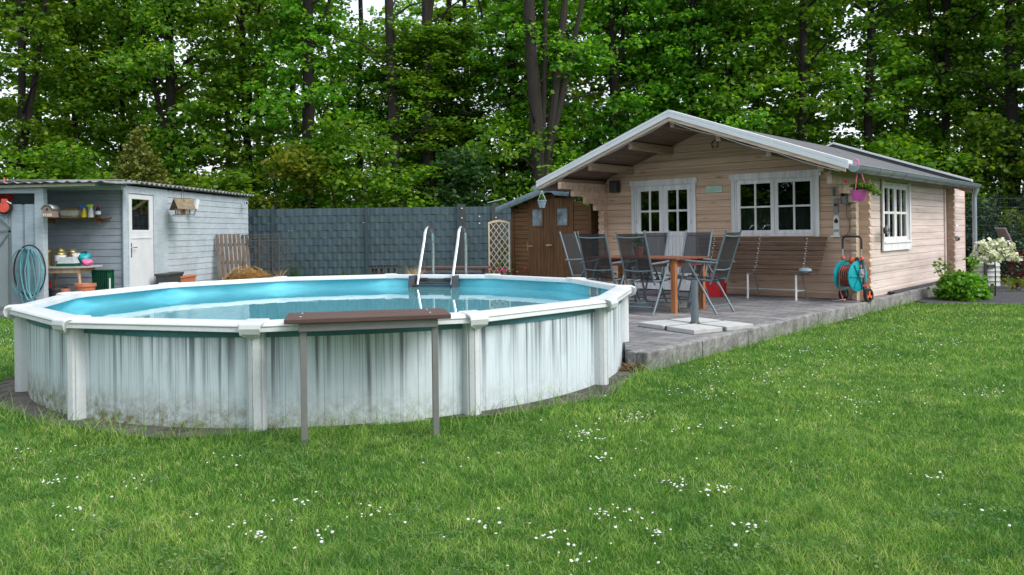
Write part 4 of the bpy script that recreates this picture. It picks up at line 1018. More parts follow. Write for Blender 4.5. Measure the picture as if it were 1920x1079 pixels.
# garden bench
bn = empty('garden_bench', HL(-.42,-.28,PZ), HA, 'long slatted brown bench on white metal legs below the cottage window', 'bench')
g = MB(); BL = 2.15
prof = [(.13,.92),(.10,.845),(.07,.77),(.045,.695),(.02,.62),(-.01,.545),(-.045,.475),(-.10,.42),(-.18,.395),(-.26,.395),(-.34,.405)]
for i, (y, z) in enumerate(prof):
    j = prof[min(i+1, len(prof)-1)]; k_ = prof[max(i-1, 0)]; dy, dz = j[0]-k_[0], j[1]-k_[1]; a = math.atan2(dz, dy)
    Mx = Matrix.Translation((0, y, z)) @ Matrix.Rotation(a, 4, 'X'); L0 = BL-(.02*i if i < 7 else .15); g.box(-L0, -.0-.008*i, -.030, .030, -.010, .010, Mx)
g.build('slats', M['bench'], bn, bevel=.003)
for x in (-.30, -1.06, -1.85):
    g = MB(); g.tube([(x, y-.0, z-.016) for (y, z) in [(p[0]+.012, p[1]) for p in prof]], .011, 8); g.build('rib', M['white'], bn, smooth=True)
    MB().tube([(x,-.33,.385),(x,-.335,.0)], .016, 10).build('leg', M['white'], bn, smooth=True); MB().tube([(x-.0,-.10,.40),(x,.09,.0)], .013, 10).build('leg', M['grey'], bn, smooth=True)
    bl = []
    for (y, z) in prof[:8]: bl.append(MB()); bl[-1].lathe([(.011,0),(.008,.004)], (x, y-.014, z), 8, Matrix.Rotation(PI/2, 4, 'X'))
    g.build('bolt', M['white'], bn) if 0 else [q_.build('bolt', M['white'], bn) for q_ in bl]
g = MB(); g.tube([(-1.85,.03,.13),(-.30,.03,.13)], .011, 8); g.tube([(-.30,-.33,.14),(-.30,.03,.13)], .009, 8); g.build('stretcher', M['white'], bn)
t = empty('speaker_ball', HL(-.62,-.50,PZ+.40), HA, 'small rounded pale blue object on the right end of the bench', 'object'); t.name = 'soap_dish'; t['category'] = 'dish'
g = MB(); g.lathe([(0,0),(.05,.003),(.075,.03),(.07,.06),(.03,.075),(0,.075)], (0,0,.015), 20, Matrix.Scale(1.25, 4, (1,0,0))); g.build('body', M['pot_blue'], t, smooth=True); MB().lathe([(.03,0),(.03,.016)], (0,0,0), 12).build('foot', M['grey'], t)

# hose reel cart
hr = empty('hose_reel', HL(-.02,-.36,PZ), R(-57), 'teal and orange garden hose reel cart at the patio corner', 'hose reel')
g = MB(); g.tube([(-.15,.05,.30),(-.15,.05,.78)], .009, 8); g.tube([(.15,.05,.30),(.15,.05,.78)], .009, 8); g.build('frame', M['steel'], hr, smooth=True)
g = MB(); g.tube([(-.15,.05,.77),(-.15,.05,.90)]+[(-.10-.05*math.cos(PI/2*k/5), .05, .90+.05*math.sin(PI/2*k/5)) for k in range(6)]+[(.10+.05*math.sin(PI/2*k/5), .05, .90+.05*math.cos(PI/2*k/5)) for k in range(6)]+[(.15,.05,.77)], .016, 10); g.build('handle', M['dark'], hr, smooth=True)
rotx = Matrix.Rotation(PI/2, 4, 'Y')
for s in (-1, 1):
    pr_ = [(.02,0),(.10,.012),(.17,.006),(.215,.0),(.222,.01),(.222,.022),(.17,.028),(.02,.03)]
    MB().lathe([(r_, z_*s) for r_, z_ in pr_], (s*.10,0,.38), 36, rotx).build('disc', M['teal'], hr, smooth=True)
    g = MB()
    for k in range(6): a = 2*PI*k/6; g.bar((s*.137, .03*math.cos(a), .38+.03*math.sin(a)), (s*.137, .19*math.cos(a), .38+.19*math.sin(a)), .02, .012, (1,0,0))
    g.build('disc_rib', M['teal'], hr)
g = MB(); pts = []
for k in range(400):
    a = 2*PI*k/28; lay = k//130; ph = (k % 130)/130; ph = ph if lay % 2 == 0 else 1-ph; rr_ = .115+.02*lay; pts.append((-.085+.17*ph, rr_*math.cos(a), .38+rr_*math.sin(a)))
g.tube(pts, .0085, 6); g.build('hose_coil', M['hose_red'], hr, smooth=True)
MB().tube([(-.06,-.15,.40),(-.05,-.19,.30),(-.04,-.19,.18),(0,-.20,.08),(.04,-.22,.03),(.10,-.20,.02)], .0085, 8).build('loose_hose', M['hose_red'], hr, smooth=True)
for s in (-1, 1): MB().bar((s*.155,.06,.62),(s*.155,.12,.06),.03,.05).build('side_arm', M['dark_grey'], hr, bevel=.008)
g = MB(); g.box(.15,.185,-.03,.05,.36,.48); g.box(.185,.20,-.02,.04,.40,.43); g.build('crank', M['grey'], hr, bevel=.008)
MB().tube([(.19,.02,.24),(.26,.02,.24)], .018, 10).build('crank_grip', M['coral'], hr)
for s in (-1, 1):
    wl = MB().lathe([(.06,-.02),(.095,-.02),(.10,-.012),(.10,.012),(.095,.02),(.06,.02)], (s*.20,.13,.10), 26, rotx, cap=False).build('wheel', M['rubber'], hr, smooth=True)
    g = MB()
    for k in range(3): a = 2*PI*k/3+PI/2; g.bar((s*.205,.13,.10),(s*.205,.13+.062*math.cos(a),.10+.062*math.sin(a)),.034,.03,(1,0,0))
    g.lathe([(.02,-.02),(.02,.02)], (s*.205,.13,.10), 12, rotx); g.build('hub', M['orange'], wl)
g = MB(); g.tube([(-.15,.10,.02),(-.20,-.16,.012),(.20,-.16,.012),(.15,.10,.02)], .009, 8); g.build('foot', M['steel'], hr, smooth=True)
for (x, z) in ((-.15,.64),(.15,.64),(-.15,.54),(-.17,.47),(.13,.52)): MB().box(x-.022, x+.022, .025, .075, z-.018, z+.018).build('clip', M['coral'], hr, bevel=.005)
MB().lathe([(.02,-.035),(.05,-.035),(.05,-.028),(.034,-.026),(.034,.026),(.05,.028),(.05,.035),(.02,.035)], (.05,.03,.60), 20, rotx).build('small_spool', M['orange'], hr, smooth=True)
g = MB(); g.lathe([(.053,-.048),(.053,-.036)], (.05,.03,.60), 20, rotx); g.lathe([(.053,.036),(.053,.048)], (.05,.03,.60), 20, rotx); g.tube([(-.15,.05,.59),(.15,.05,.59)], .008, 8); g.build('spool_rim', M['dark'], hr)

# umbrella base
ub = gz(1303, 606, .21); us = empty('umbrella_stand', (ub.x, ub.y, PZ), R(31), 'grey upright pole on a cross base between four concrete slabs', 'umbrella stand')
MB().tube([(0,0,.03),(0,0,.52)], .036, 18).build('pole', M['pole'], us, smooth=True)
MB().tube([(0,0,.05),(0,0,.16)], .043, 18).build('collar', M['pole'], us, smooth=True)
MB().lathe([(.055,0),(.05,.012),(.036,.03)], (0,0,.053), 18).build('flange', M['dark_grey'], us, smooth=True)
g = MB(); g.box(-.42,.42,-.02,.02,.004,.045); g.box(-.02,.02,-.42,-.0205,.004,.045); g.box(-.02,.02,.0205,.42,.004,.045); g.build('cross_base', M['dark_grey'], us, bevel=.003)
MB().tube([(.03,0,.50),(.0,0,.36),(-.03,.03,.28)], .012, 8).build('knob', M['alu'], us)
nm = {(-1,-1):'nearest the lawn edge', (1,-1):'on the right side', (-1,1):'on the left side', (1,1):'farthest, toward the table'}
ca, sa = math.cos(R(31)), math.sin(R(31))
for (i, j), l in nm.items():
    g = MB(); g.box(-.205,.205,-.205,.205,0,.048); cx, cy = i*.235, j*.235
    s = g.build('concrete_slab', M['concrete_slab'], loc=(ub.x+cx*ca-cy*sa, ub.y+cx*sa+cy*ca, PZ+.002), rz=R(31), bevel=.006)
    tag(s, 'square pale concrete slab weighing down the umbrella stand, '+l, 'slab', 'slabs round the umbrella stand')
# red crate by the wall
t = empty('red_crate', HL(-2.10,-.55,PZ), HA, 'red plastic bottle crate behind the right-hand chair', 'crate')
g = MB(); w_, d_, h_ = .17, .13, .25
for (a, b, c, e) in ((-w_,w_,-d_,-d_+.012),(-w_,w_,d_-.012,d_),(-w_,-w_+.012,-d_+.012,d_-.012),(w_-.012,w_,-d_+.012,d_-.012)): g.box(a, b, c, e, 0, h_)
g.box(-w_+.012,w_-.012,-d_+.012,d_-.012,.004,.016); g.build('box', M['red'], t, bevel=.006)
g = MB()
for i in range(4):
    for j in range(3): g.lathe([(.03,.02),(.03,.19),(.012,.25),(.012,.30),(0,.30)], (-.12+.08*i, -.08+.08*j, 0), 10)
g.build('bottle', M['dark'], t, smooth=True)
t = empty('zinc_tub', HL(-1.95,-3.0,PZ), HA, 'low round zinc tub under the table', 'tub'); MB().lathe([(.17,0),(.20,.10),(.208,.10),(.208,.112),(.19,.112),(.165,.012),(0,.012)], (0,0,0), 28).build('tub', M['zinc'], t, smooth=True)
g = MB(); g.box(-3.75,-2.9,-.95,-.35,PZ+.004,PZ+.02); o = g.build('doormat', plain('mat_fabric', (.12,.09,.11), .95, 0, .5, 3, .4), loc=HC, rz=HA); tag(o, 'dark woven doormat in front of the white cottage door', 'doormat')

# ------------------------------------------------------------------ grey shed on the left
SHX, SHY = -6.97, 14.0; SH2 = Vector((-6.63, 19.6, 0)); SHA = math.atan2(5.6, .34)
gs = empty('garden_shed', (SHX, SHY, 0), 0, 'long pale grey boarded shed with white door and corrugated roof', 'shed')
def boards_mat(name, col):
    m, n, bs, N, L = new_mat(name); v = coords(n); s = sep(n, v); f = noise(n, v, 3, 6, .65)
    r = ramp(n, [(.3, tuple(c*.82 for c in col)), (.7, tuple(c*1.08 for c in col))]); L.new(f, r.inputs[0])
    g_ = noise(n, coords(n, (2,2,30)), 2, 5); r2 = ramp(n, [(.35,(.86,.87,.88)),(.6,(1.04,1.04,1.04))]); L.new(g_, r2.inputs[0])
    low = math_(n, 'SUBTRACT', .75, s[2], True); stn = noise(n, coords(n, (1,1,1)), 1.4, 4); rs = ramp(n, [(.5,(0,0,0)),(.7,(1,1,1))]); L.new(stn, rs.inputs[0])
    c = mixc(n, 1, r.outputs[0], r2.outputs[0], 'MULTIPLY'); c = mixc(n, math_(n, 'MULTIPLY', math_(n, 'MULTIPLY', low, rs.outputs[0]), .9), c, (.42,.38,.30))
    L.new(c, bs.inputs['Base Color']); bs.inputs['Roughness'].default_value = .7; bump(n, bs, f, .15, .01); return m
GB = boards_mat('grey_blue_boards', (.47,.55,.62)); GB_SHADED = boards_mat('grey_blue_boards_shaded', (.31,.36,.42))  # front boards: the same grey-blue darkened for the face in shade
def lap(x0, x1, z0, z1, dz=.125, hole=None, top=None):
    g = MB(); z = z0
    while z < z1-.01:
        zz1 = min(z+dz, z1); segs = [(x0, x1)]
        if hole and z < hole[3] and zz1 > hole[2]: segs = [(x0, hole[0]), (hole[1], x1)]
        for a, b in segs:
            if b > a: g.add([(a,-.012,z),(b,-.012,z),(b,-.004,zz1-.004),(a,-.004,zz1-.004),(a,.03,z),(b,.03,z),(b,.03,zz1-.004),(a,.03,zz1-.004)], [(0,1,2,3),(4,7,6,5),(0,4,5,1),(3,2,6,7),(0,3,7,4),(1,5,6,2)])
        z = zz1
    return g
g = lap(-5.2, -.03, .02, 2.12); g.build('front_wall', GB_SHADED, gs)
# side wall: along SHA from the corner, facing right
def side_wall(g): g.v = [(p[0]*math.cos(SHA)-(p[1])*math.sin(SHA), p[0]*math.sin(SHA)+p[1]*math.cos(SHA), p[2]) for p in g.v]; return g
LW = 5.61; DR_ = (.48, 1.30)
# door extents along the wall from pixels 240..287
def wall_s(px):
    r = ray(px, 440)[0]; ux, uy = math.cos(SHA), math.sin(SHA); return (r*SHY-SHX)/(ux-r*uy)
def wall_off(px, out):
    r = ray(px, 440)[0]; ux, uy = math.cos(SHA), math.sin(SHA); x0, y0 = SHX+out, SHY; q = (r*y0-x0)/(ux-r*uy); return Vector((x0+ux*q, y0+uy*q, 0))
ds0, ds1 = wall_s(240), wall_s(287)
side_wall(lap(ds1+.55, LW, .02, 2.16)).build('side_wall', GB, gs)
g = MB(); g.box(0, ds0, -.012, .03, .02, 2.16); g.box(ds1, ds1+.548, -.012, .03, .02, 2.16); g.box(ds0, ds1, -.012, .03, 2.03, 2.16); side_wall(g).build('wall_panel', GB, gs)
g = MB(); g.box(-.05, .06, -.03, -.0125, .02, 2.20); side_wall(g).build('corner_board', GB, gs)
g = MB(); g.box(ds0+.004, ds1-.004, -.006, .03, .03, 1.30); g.box(ds0+.004, ds0+.13, -.006, .03, 1.30, 2.02); g.box(ds1-.13, ds1-.004, -.006, .03, 1.30, 2.02); g.box(ds0+.13, ds1-.13, -.006, .03, 1.93, 2.02); g.box(ds0+.13, ds1-.13, -.006, .03, 1.30, 1.36)
MW = plain('white_door_paint', (.70,.72,.76), .5, 0, .06, 4, .05)
dd = side_wall(g).build('door', MW, gs, bevel=.004)
g = MB(); g.box(ds0+.13, ds1-.13, .01, .016, 1.36, 1.93); side_wall(g).build('pane', glass('shed_pane', (.10,.12,.13), .10), dd)
g = MB(); g.box(ds0+.1, ds1-.1, -.016, -.0065, 1.20, 1.225); side_wall(g).build('drip_strip', MW, dd)
g = MB(); g.box(ds0+.07, ds0+.10, -.014, -.0065, .86, 1.12); g.tube([(ds0+.085,-.012,1.04),(ds0+.085,-.06,1.04),(ds0+.20,-.06,1.04)], .009, 8); side_wall(g).build('handle', M['steel'], dd)
g = MB(); g.box(-5.0, .3, 1.5, 5.6, .0, 2.0); 
g = MB(); g.box(ds0-.02, ds0, -.02, .03, .02, 2.05); g.box(ds1, ds1+.02, -.02, .03, .02, 2.05); g.box(ds0-.02, ds1+.02, -.02, .03, 2.03, 2.05); side_wall(g).build('door_frame', GB, gs)
# dark inside
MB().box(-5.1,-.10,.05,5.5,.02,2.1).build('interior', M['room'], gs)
# corrugated roof (waves run across, ridge direction +x)
def corr_roof():
    nx, ny = 12, 420; x0, x1 = -5.3, .13; v = np.zeros((ny+1, nx+1, 3))
    for i in range(ny+1):
        y = -.28+6.0*i/ny; 
        xs = np.linspace(x0, x1+.34*(y/5.6), nx+1); v[i,:,0] = xs; v[i,:,1] = y; v[i,:,2] = 2.235+.022*math.sin(y*2*PI/.177)+.05*(1-(xs-x0)/(x1-x0))*1.0
    V = v.reshape(-1,3); idx = np.arange((ny+1)*(nx+1)).reshape(ny+1, nx+1)
    f = np.stack([idx[:-1,:-1], idx[:-1,1:], idx[1:,1:], idx[1:,:-1]], -1).reshape(-1,4)
    m, n, bs, N, L = new_mat('fibre_cement'); fz = noise(n, coords(n), 5, 7, .7); r = ramp(n, [(.3,(.11,.11,.12)),(.55,(.24,.25,.26)),(.75,(.36,.37,.38))]); L.new(fz, r.inputs[0]); L.new(r.outputs[0], bs.inputs['Base Color']); bs.inputs['Roughness'].default_value = .95; bump(n, bs, noise(n, coords(n), 60, 4), .4, .01)
    o = npmesh('corrugated_roof', V, f, m, gs, True); s = o.modifiers.new('solid', 'SOLIDIFY'); s.thickness = .012; return m
FC = corr_roof()
MB().box(-5.2, .0, -.20, -.03, 2.12, 2.2).build('eave_beam', GB, gs)
# lean-to canopy left of the corner: post, beam, boards panel
cn = empty('lean_to', (at(78.5,450,12.98).x, 12.98, 0), 0, 'open grey lean-to frame with white post and ragged sheet roof at far left', 'lean-to')
MB().box(-.08,.065,-.06,.06,0,1.98).build('post', boards_mat('pale_blue_post', (.44,.52,.58)), cn, bevel=.004)
MB().box(-4.4,.065,-.07,.05,1.98,2.07).build('beam', boards_mat('pale_blue_beam', (.42,.49,.55)), cn, bevel=.004)
g = MB(); g.bar((.03,.05,2.10),(1.0,.82,2.16),.05,.08); g.box(-4.4,1.05,.55,.62,2.06,2.13); g.build('beam', boards_mat('pale_blue_beam2', (.42,.49,.54)), cn)
g = MB(); g.box(-4.4,1.0,-.16,-.11,2.075,2.115, Matrix.Rotation(R(-.6), 4, 'Y')); g.build('batten', M['cream'], cn)
nx, ny = 90, 6; V = []; 
for i in range(nx+1):
    x = -4.4+5.6*i/nx
    for j in range(ny+1): y = -.26+1.2*j/ny; V.append((x, y, 2.15+.04*j/ny+.018*math.sin(x*35)+.02*math.sin(x*3.)*math.sin(j)))
idx = np.arange((nx+1)*(ny+1)).reshape(nx+1, ny+1); f = np.stack([idx[:-1,:-1], idx[1:,:-1], idx[1:,1:], idx[:-1,1:]], -1).reshape(-1,4)
o = npmesh('sheet_roof', np.array(V), f, FC, cn, True); s = o.modifiers.new('solid', 'SOLIDIFY'); s.thickness = .01
MB().box(-.005,.0,-.0,.0,0,0) if 0 else None
bf = empty('board_fence', (at(68,450,12.98).x+.10, 12.98, 0), 0, 'pale blue vertical board screen left of the canopy post', 'fence'); g = MB(); x = 0
for k in range(9): g.box(-.28-k*.235, -.10-k*.235, (-.018 if k % 2 == 0 else .002), (0 if k % 2 == 0 else .02), .10, 1.80)
for k in range(9): g.box(-.345-k*.235, -.235-k*.235, .022, .038, .10, 1.79)
g.box(-2.2,-.05,.042,.07,1.55,1.66); g.box(-2.2,-.05,.042,.07,.4,.5); g.build('boards', boards_mat('pale_blue_boards', (.40,.50,.57)), bf, bevel=.003)

# --- things at the shed
def sthing(name, px, py, Y, label, cat, dx=0): p = at(px, py, Y); return empty(name, p, 0, label, cat)
YS = 13.60
t = sthing('wall_shelf', 140, 408, 13.72, 'narrow brown wall shelf on the grey shed wall', 'shelf'); MB().box(-.50,.52,-.10,.25,-.03,0).build('board', M['brown_v'], t, bevel=.003); g = MB(); g.box(.40,.43,-.06,.10,-.10,-.031); g.box(-.43,-.40,-.06,.10,-.10,-.031); g.build('bracket', M['brown_v'], t)
t = sthing('birdhouse', 97, 408, 12.82, 'small wooden birdhouse with rounded tin roof on the left end of the shelf', 'birdhouse')
poly = [(-.10,0),(.06,0),(.06,.13)]+[(-.02+.08*math.cos(PI*k/8), .13+.07*math.sin(PI*k/8)) for k in range(9)][1:]+[(-.10,.13)]
MB().prism(poly, -.09, .09, Matrix(((1,0,0,0),(0,0,1,0),(0,1,0,0),(0,0,0,1)))).build('body', plain('birdhouse_wood', (.25,.19,.16), .8), t)
g = MB(); pts = [(-.02+.098*math.cos(PI*k/10), .0, .125+.085*math.sin(PI*k/10)) for k in range(11)]; vs = [(p[0],-.11,p[2]) for p in pts]+[(p[0],.11,p[2]) for p in pts]; g.add(vs, [(k, k+1, 12+k, 11+k) for k in range(10)]); o = g.build('roof', M['zinc'], t, smooth=True); o.modifiers.new('s', 'SOLIDIFY').thickness = .008
MB().lathe([(.018,0),(.018,.004)], (-.02,-.095,.13), 12, Matrix.Rotation(PI/2, 4, 'X')).build('hole', M['dark'], t); g = MB()
for k in range(5): g.box(-.085+.03*k, -.07+.03*k, -.10, -.0905, .01, .06)
g.build('fence_trim', M['cream'], t)
t = sthing('planter_box', 133, 408, YS+.05, 'cream planter trough with scalloped edge on the shelf', 'planter'); g = MB(); poly = [(-.16,.12),(.16,.12),(.145,.03)]+[(.145-.29*k/12, .02+.012*abs(math.sin(k*PI/3))) for k in range(1,12)]+[(-.145,.03)]; g.prism(poly, -.06, .06, Matrix(((1,0,0,0),(0,0,1,0),(0,1,0,0),(0,0,0,1)))); g.build('trough', M['cream'], t); MB().box(-.15,.15,-.05,.05,.0,.012).build('base', M['cream'], t); MB().lathe([(.018,-.1),(.018,.1)], (.0,0,.14), 10, rotx).build('content', plain('ochre_roll', (.45,.27,.06), .8), t)
for (px, m1, m2, lab, h_, r_) in ((158, 'yellow', 'blue', 'yellow spray bottle with blue head on the shelf', .16, .045), (171, 'white', 'lime', 'white pressure sprayer with lime green head on the shelf', .18, .05)):
    t = sthing('spray_bottle', px, 408, YS+.03, lab, 'spray bottle')
    MB().lathe([(r_,0),(r_*1.02,.02),(r_*.9,h_*.6),(r_*.4,h_*.9),(r_*.35,h_),(0,h_)], (0,0,0), 18).build('bottle', M[m1], t, smooth=True)
    g = MB(); g.box(-.06,.03,-.018,.018,h_,h_+.05); g.bar((-.03,0,h_+.01),(-.045,0,h_-.05),.02,.015); g.box(-.085,-.06,-.01,.01,h_+.02,h_+.045); g.build('trigger', M[m2], t, bevel=.006)
t = sthing('bottle', 184, 408, YS+.03, 'dark brown bottle with white label and red cap on the shelf', 'bottle'); MB().lathe([(.04,0),(.042,.13),(.03,.16),(.016,.175),(.016,.19),(0,.19)], (0,0,0), 18).build('glass', M['dark'], t, smooth=True); MB().lathe([(.0435,.05),(.0435,.11)], (0,0,0), 18, cap=False).build('label_band', M['white'], t); MB().lathe([(.019,.188),(.019,.215),(0,.215)], (0,0,0), 12).build('cap', M['red'], t)
# table with tins
tt = at(136, 499, 13.45); wt = empty('work_table', (tt.x, tt.y, 0), 0, 'small table with grey top and splayed pine legs by the shed wall', 'table')
tz_ = tt.z; MB().box(-.50,.37,-.28,.28,tz_-.03,tz_).build('table_top', M['grey'] if 0 else plain('grey_table_top', (.42,.44,.44), .5), wt, bevel=.003)
g = MB(); g.box(-.44,.26,-.24,-.22,tz_-.11,tz_-.031); g.box(-.44,.26,.22,.24,tz_-.11,tz_-.031); g.box(.24,.26,-.22,.22,tz_-.11,tz_-.031); g.build('apron', M['pale_leg'], wt)
for (sx, sy) in ((-.42,-.21),(.22,-.21),(-.42,.21),(.22,.21)): MB().tube([(sx,sy,tz_-.035),(sx+(.07 if sx > 0 else -.05)*1.,sy*1.15,0)], [.026,.016], 10).build('leg', M['pale_leg'], wt)
for (dx, dy, h_, r_, lab, m_) in ((-.40,-.10,.30,.085,'brass coloured tin at the left of the grey table','gold'),(-.25,.08,.31,.075,'brass coloured tin standing behind the labelled tin','gold'),(-.14,-.12,.26,.085,'tin with white label in front on the grey table','gold'),(-.06,.10,.29,.07,'rightmost brass tin at the back of the grey table','gold')):
    t = empty('paint_tin', (tt.x+dx, tt.y+dy, tz_+.001), 0, lab, 'tin', 'tins on the grey table'); MB().lathe([(r_,0),(r_+.003,.005),(r_,.012),(r_,h_-.06),(r_+.003,h_-.055),(r_,h_-.05),(r_,h_-.01),(r_+.004,h_-.004),(r_-.006,h_),(0,h_-.006)], (0,0,0), 24).build('can', M[m_], t, smooth=True)
    if 'label' in lab and 'white' in lab: MB().lathe([(r_+.002,.09),(r_+.002,.19)], (0,0,0), 24, cap=False).build('label_band', M['white'], t)
t = empty('propagator', (tt.x+.02, tt.y-.16, tz_+.001), 0, 'clear lidded seed propagator with dark green tray on the table', 'propagator'); MB().box(-.16,.16,-.09,.09,0,.05).build('tray', M['green_plastic'], t, bevel=.006); g = MB(); g.add([(-.15,-.085,.051),(.15,-.085,.051),(.15,.085,.051),(-.15,.085,.051),(-.11,-.06,.16),(.11,-.06,.16),(.11,.06,.16),(-.11,.06,.16)], [(0,1,5,4),(1,2,6,5),(2,3,7,6),(3,0,4,7),(4,5,6,7)]); g.build('lid', plain('frosted_lid', (.50,.55,.57), .2), t)
t = empty('garden_gloves', (tt.x+.22, tt.y+.02, tz_+.001), 0, 'heap of teal and pink bags and gloves on the right of the table', 'bag'); g = MB()
def blob(c, r, seed, mat, name, par, sq=.7):
    rg = random.Random(seed); g = MB(); n, m_ = 14, 9; vs = []
    for i in range(m_+1):
        th = PI*i/m_
        for k in range(n): ph = 2*PI*k/n; q = 1+.22*math.sin(3*ph+seed)*math.sin(2*th)+.08*rg.uniform(-1,1); vs.append((c[0]+r*q*math.sin(th)*math.cos(ph), c[1]+r*q*math.sin(th)*math.sin(ph), c[2]+r*sq*q*math.cos(th)))
    g.add(vs, [(i*n+k, i*n+(k+1) % n, (i+1)*n+(k+1) % n, (i+1)*n+k) for i in range(m_) for k in range(n)]); return g.build(name, mat, par, smooth=True)
blob((-.02,0,.13), .10, 1, M['teal'], 'bag', t, .9); blob((.06,-.06,.06), .085, 2, M['pink'], 'glove', t, .65); blob((-.16,.02,.16), .08, 3, M['white'], 'sack', t); blob((-.03,.02,.22), .05, 5, M['dark'], 'cap', t, .5)
for (px, py, Y, r_, h_, lab, nm_, m_) in ((160, 546, 13.1, .16, .13, 'wide terracotta bowl pot in front of the grey table leg', 'terracotta_pot', 'terracotta'), (108, 556, 13.4, .14, .24, 'dark grey bucket under the grey table', 'bucket', 'dark_grey'), (123, 556, 13.2, .07, .10, 'small terracotta pot beside the dark bucket', 'terracotta_pot', 'terracotta'), (345, 530, 0, .16, .26, '', '', ''),):
    if not nm_: continue
    p = at(px, py, Y); z0 = .03; t = empty(nm_, (p.x, Y, z0), 0, lab, nm_.split('_')[-1]); top = max(h_, at(px, py-14, Y).z-z0) if nm_ != 'bucket' else .36
    MB().lathe([(r_*.7,0),(r_*.95,top-.05),(r_*1.05,top-.05),(r_*1.05,top),(r_*.9,top),(r_*.8,top-.07),(0,top-.07)], (0,0,0), 24).build('pot', M[m_], t, smooth=True)
    if nm_ == 'bucket': MB().bar((-.08,-.05,top-.1),(-.10,-.05,top+.10),.03,.02).build('tool_handle', M['red'], t)
for (px, s_, lab, h_, wd, m_) in ((317, 0, 'dark grey rectangular trough at the shed side wall', .0, .22, 'dark_grey'), (345, 0, 'terracotta rectangular trough beside the dark trough', .0, .16, 'terracotta')):
    p = wall_off(px, .24); top = at(px, 512 if m_ == 'dark_grey' else 517, p.y).z
    t = empty('plant_trough', (p.x, p.y, 0), 0, lab, 'trough'); g = MB(); a = wd*.5
    g.add([(-a*.8,-.3,0),(a*.8,-.3,0),(a*.8,.3,0),(-a*.8,.3,0),(-a,-.36,top-.04),(a,-.36,top-.04),(a,.36,top-.04),(-a,.36,top-.04)], [(0,3,2,1),(0,1,5,4),(1,2,6,5),(2,3,7,6),(3,0,4,7),(4,5,6,7)]); g.build('trough', M[m_], t)
    g = MB(); g.box(-a-.015,a+.015,-.38,.38,top-.04,top); g.build('rim', M[m_], t, bevel=.006)
# green crates
t = empty('green_crate', (at(190,545,13.55).x, 13.6, .03), R(-12), 'dark green slatted plastic crate set upright beside the table', 'crate'); g = MB(); top = .64
g.box(-.17,.17,.06,.075,0,top)
for k in range(9): g.box(-.17+.0375*k, -.155+.0375*k, -.06, .06, .01, top-.01)
for z_ in (0, .3, top-.02): g.box(-.17,.17,-.065,.06,z_,z_+.018)
g.build('crate', M['green_plastic'], t)
MB().tube([(0,0,0),(0,0,.5)], .012, 8).build('garden_cane', M['white'], None, loc=(at(206,545,13.4).x, 13.4, .03)); o = bpy.data.objects['garden_cane']; tag(o, 'short white stick standing right of the green crate', 'stick')
# hoses on the board fence
t = empty('garden_hose', (at(50,520,12.8).x, 12.9, 0), 0, 'coiled teal and black garden hoses hanging on the board screen', 'garden hose')
hk = 1.06; rg = random.Random(3)
for i in range(7):
    w_ = .10+.10*rg.random(); L0 = .55+.40*rg.random(); ph = rg.uniform(-.13,.13); pts = [(ph+w_*math.sin(2*PI*k/28)*(1+.3*math.cos(2*PI*k/28+i)), -.02-.014*i, hk-L0/2+L0/2*math.cos(2*PI*k/28)) for k in range(28)]
    MB().tube(pts, .010, 7, closed=True).build('coil', M['hose_teal'], t, smooth=True)
MB().tube([(.26*math.sin(2*PI*k/30), -.02, hk-.36+.42*math.cos(2*PI*k/30)) for k in range(30)], .012, 7, closed=True).build('black_coil', M['dark'], t, smooth=True)
MB().tube([(.05,-.12,hk),(-.02,-.12,.7),(.0,-.1,.4),(.14,-.1,.10),(.22,-.08,.03)], .010, 7).build('loose_end', M['hose_teal'], t, smooth=True)
MB().tube([(0,.04,hk),(0,-.14,hk),(0,-.15,hk+.03)], .012, 7).build('hook', M['steel'], t)
t = empty('cable_reel', (at(6,389,12.85).x, 12.9, at(6,389,12.85).z), 0, 'round pink red cable reel with black rim hung on the board screen', 'reel'); MB().lathe([(0,0),(.085,.004),(.085,.05),(0,.05)], (0,0,0), 24, Matrix.Rotation(PI/2, 4, 'X')).build('face', M['coral'], t, smooth=True); MB().lathe([(.085,-.02),(.115,-.02),(.115,.03),(.085,.03)], (0,0,0), 28, Matrix.Rotation(PI/2, 4, 'X'), cap=False).build('rim', M['dark'], t, smooth=True)
p = at(4,384,12.8); t = empty('tap', (at(8,386,12.8).x, 12.85, at(8,386,12.8).z+.0), 0, '', ''); bpy.data.objects.remove(t)
t = empty('hose_holder', (at(7,385,12.8).x, 12.86, at(7,384,12.8).z), 0, 'salmon coloured hose fitting with white arm above the cable reel', 'fitting'); t.location.z = at(7,384,12.8).z+.0; t.location = (at(7,380,12.85).x, 12.9, at(7,380,12.85).z)
g = MB(); g.box(-.05,.04,-.05,0,0,.06); g.build('body', M['coral'], t, bevel=.008); MB().tube([(.03,-.03,.02),(.11,-.03,-.02)], .012, 8).build('arm', M['white'], t)
p = at(8,366,13.3); t = empty('storage_bag', (p.x, 13.3, p.z), 0, 'red bag hanging inside the lean-to above the board screen', 'bag'); blob((0,0,0), .14, 4, M['red'], 'bag', t, .8); MB().tube([(0,0,.08),(.0,0,.3)], .01, 6).build('strap', M['coral'], t)
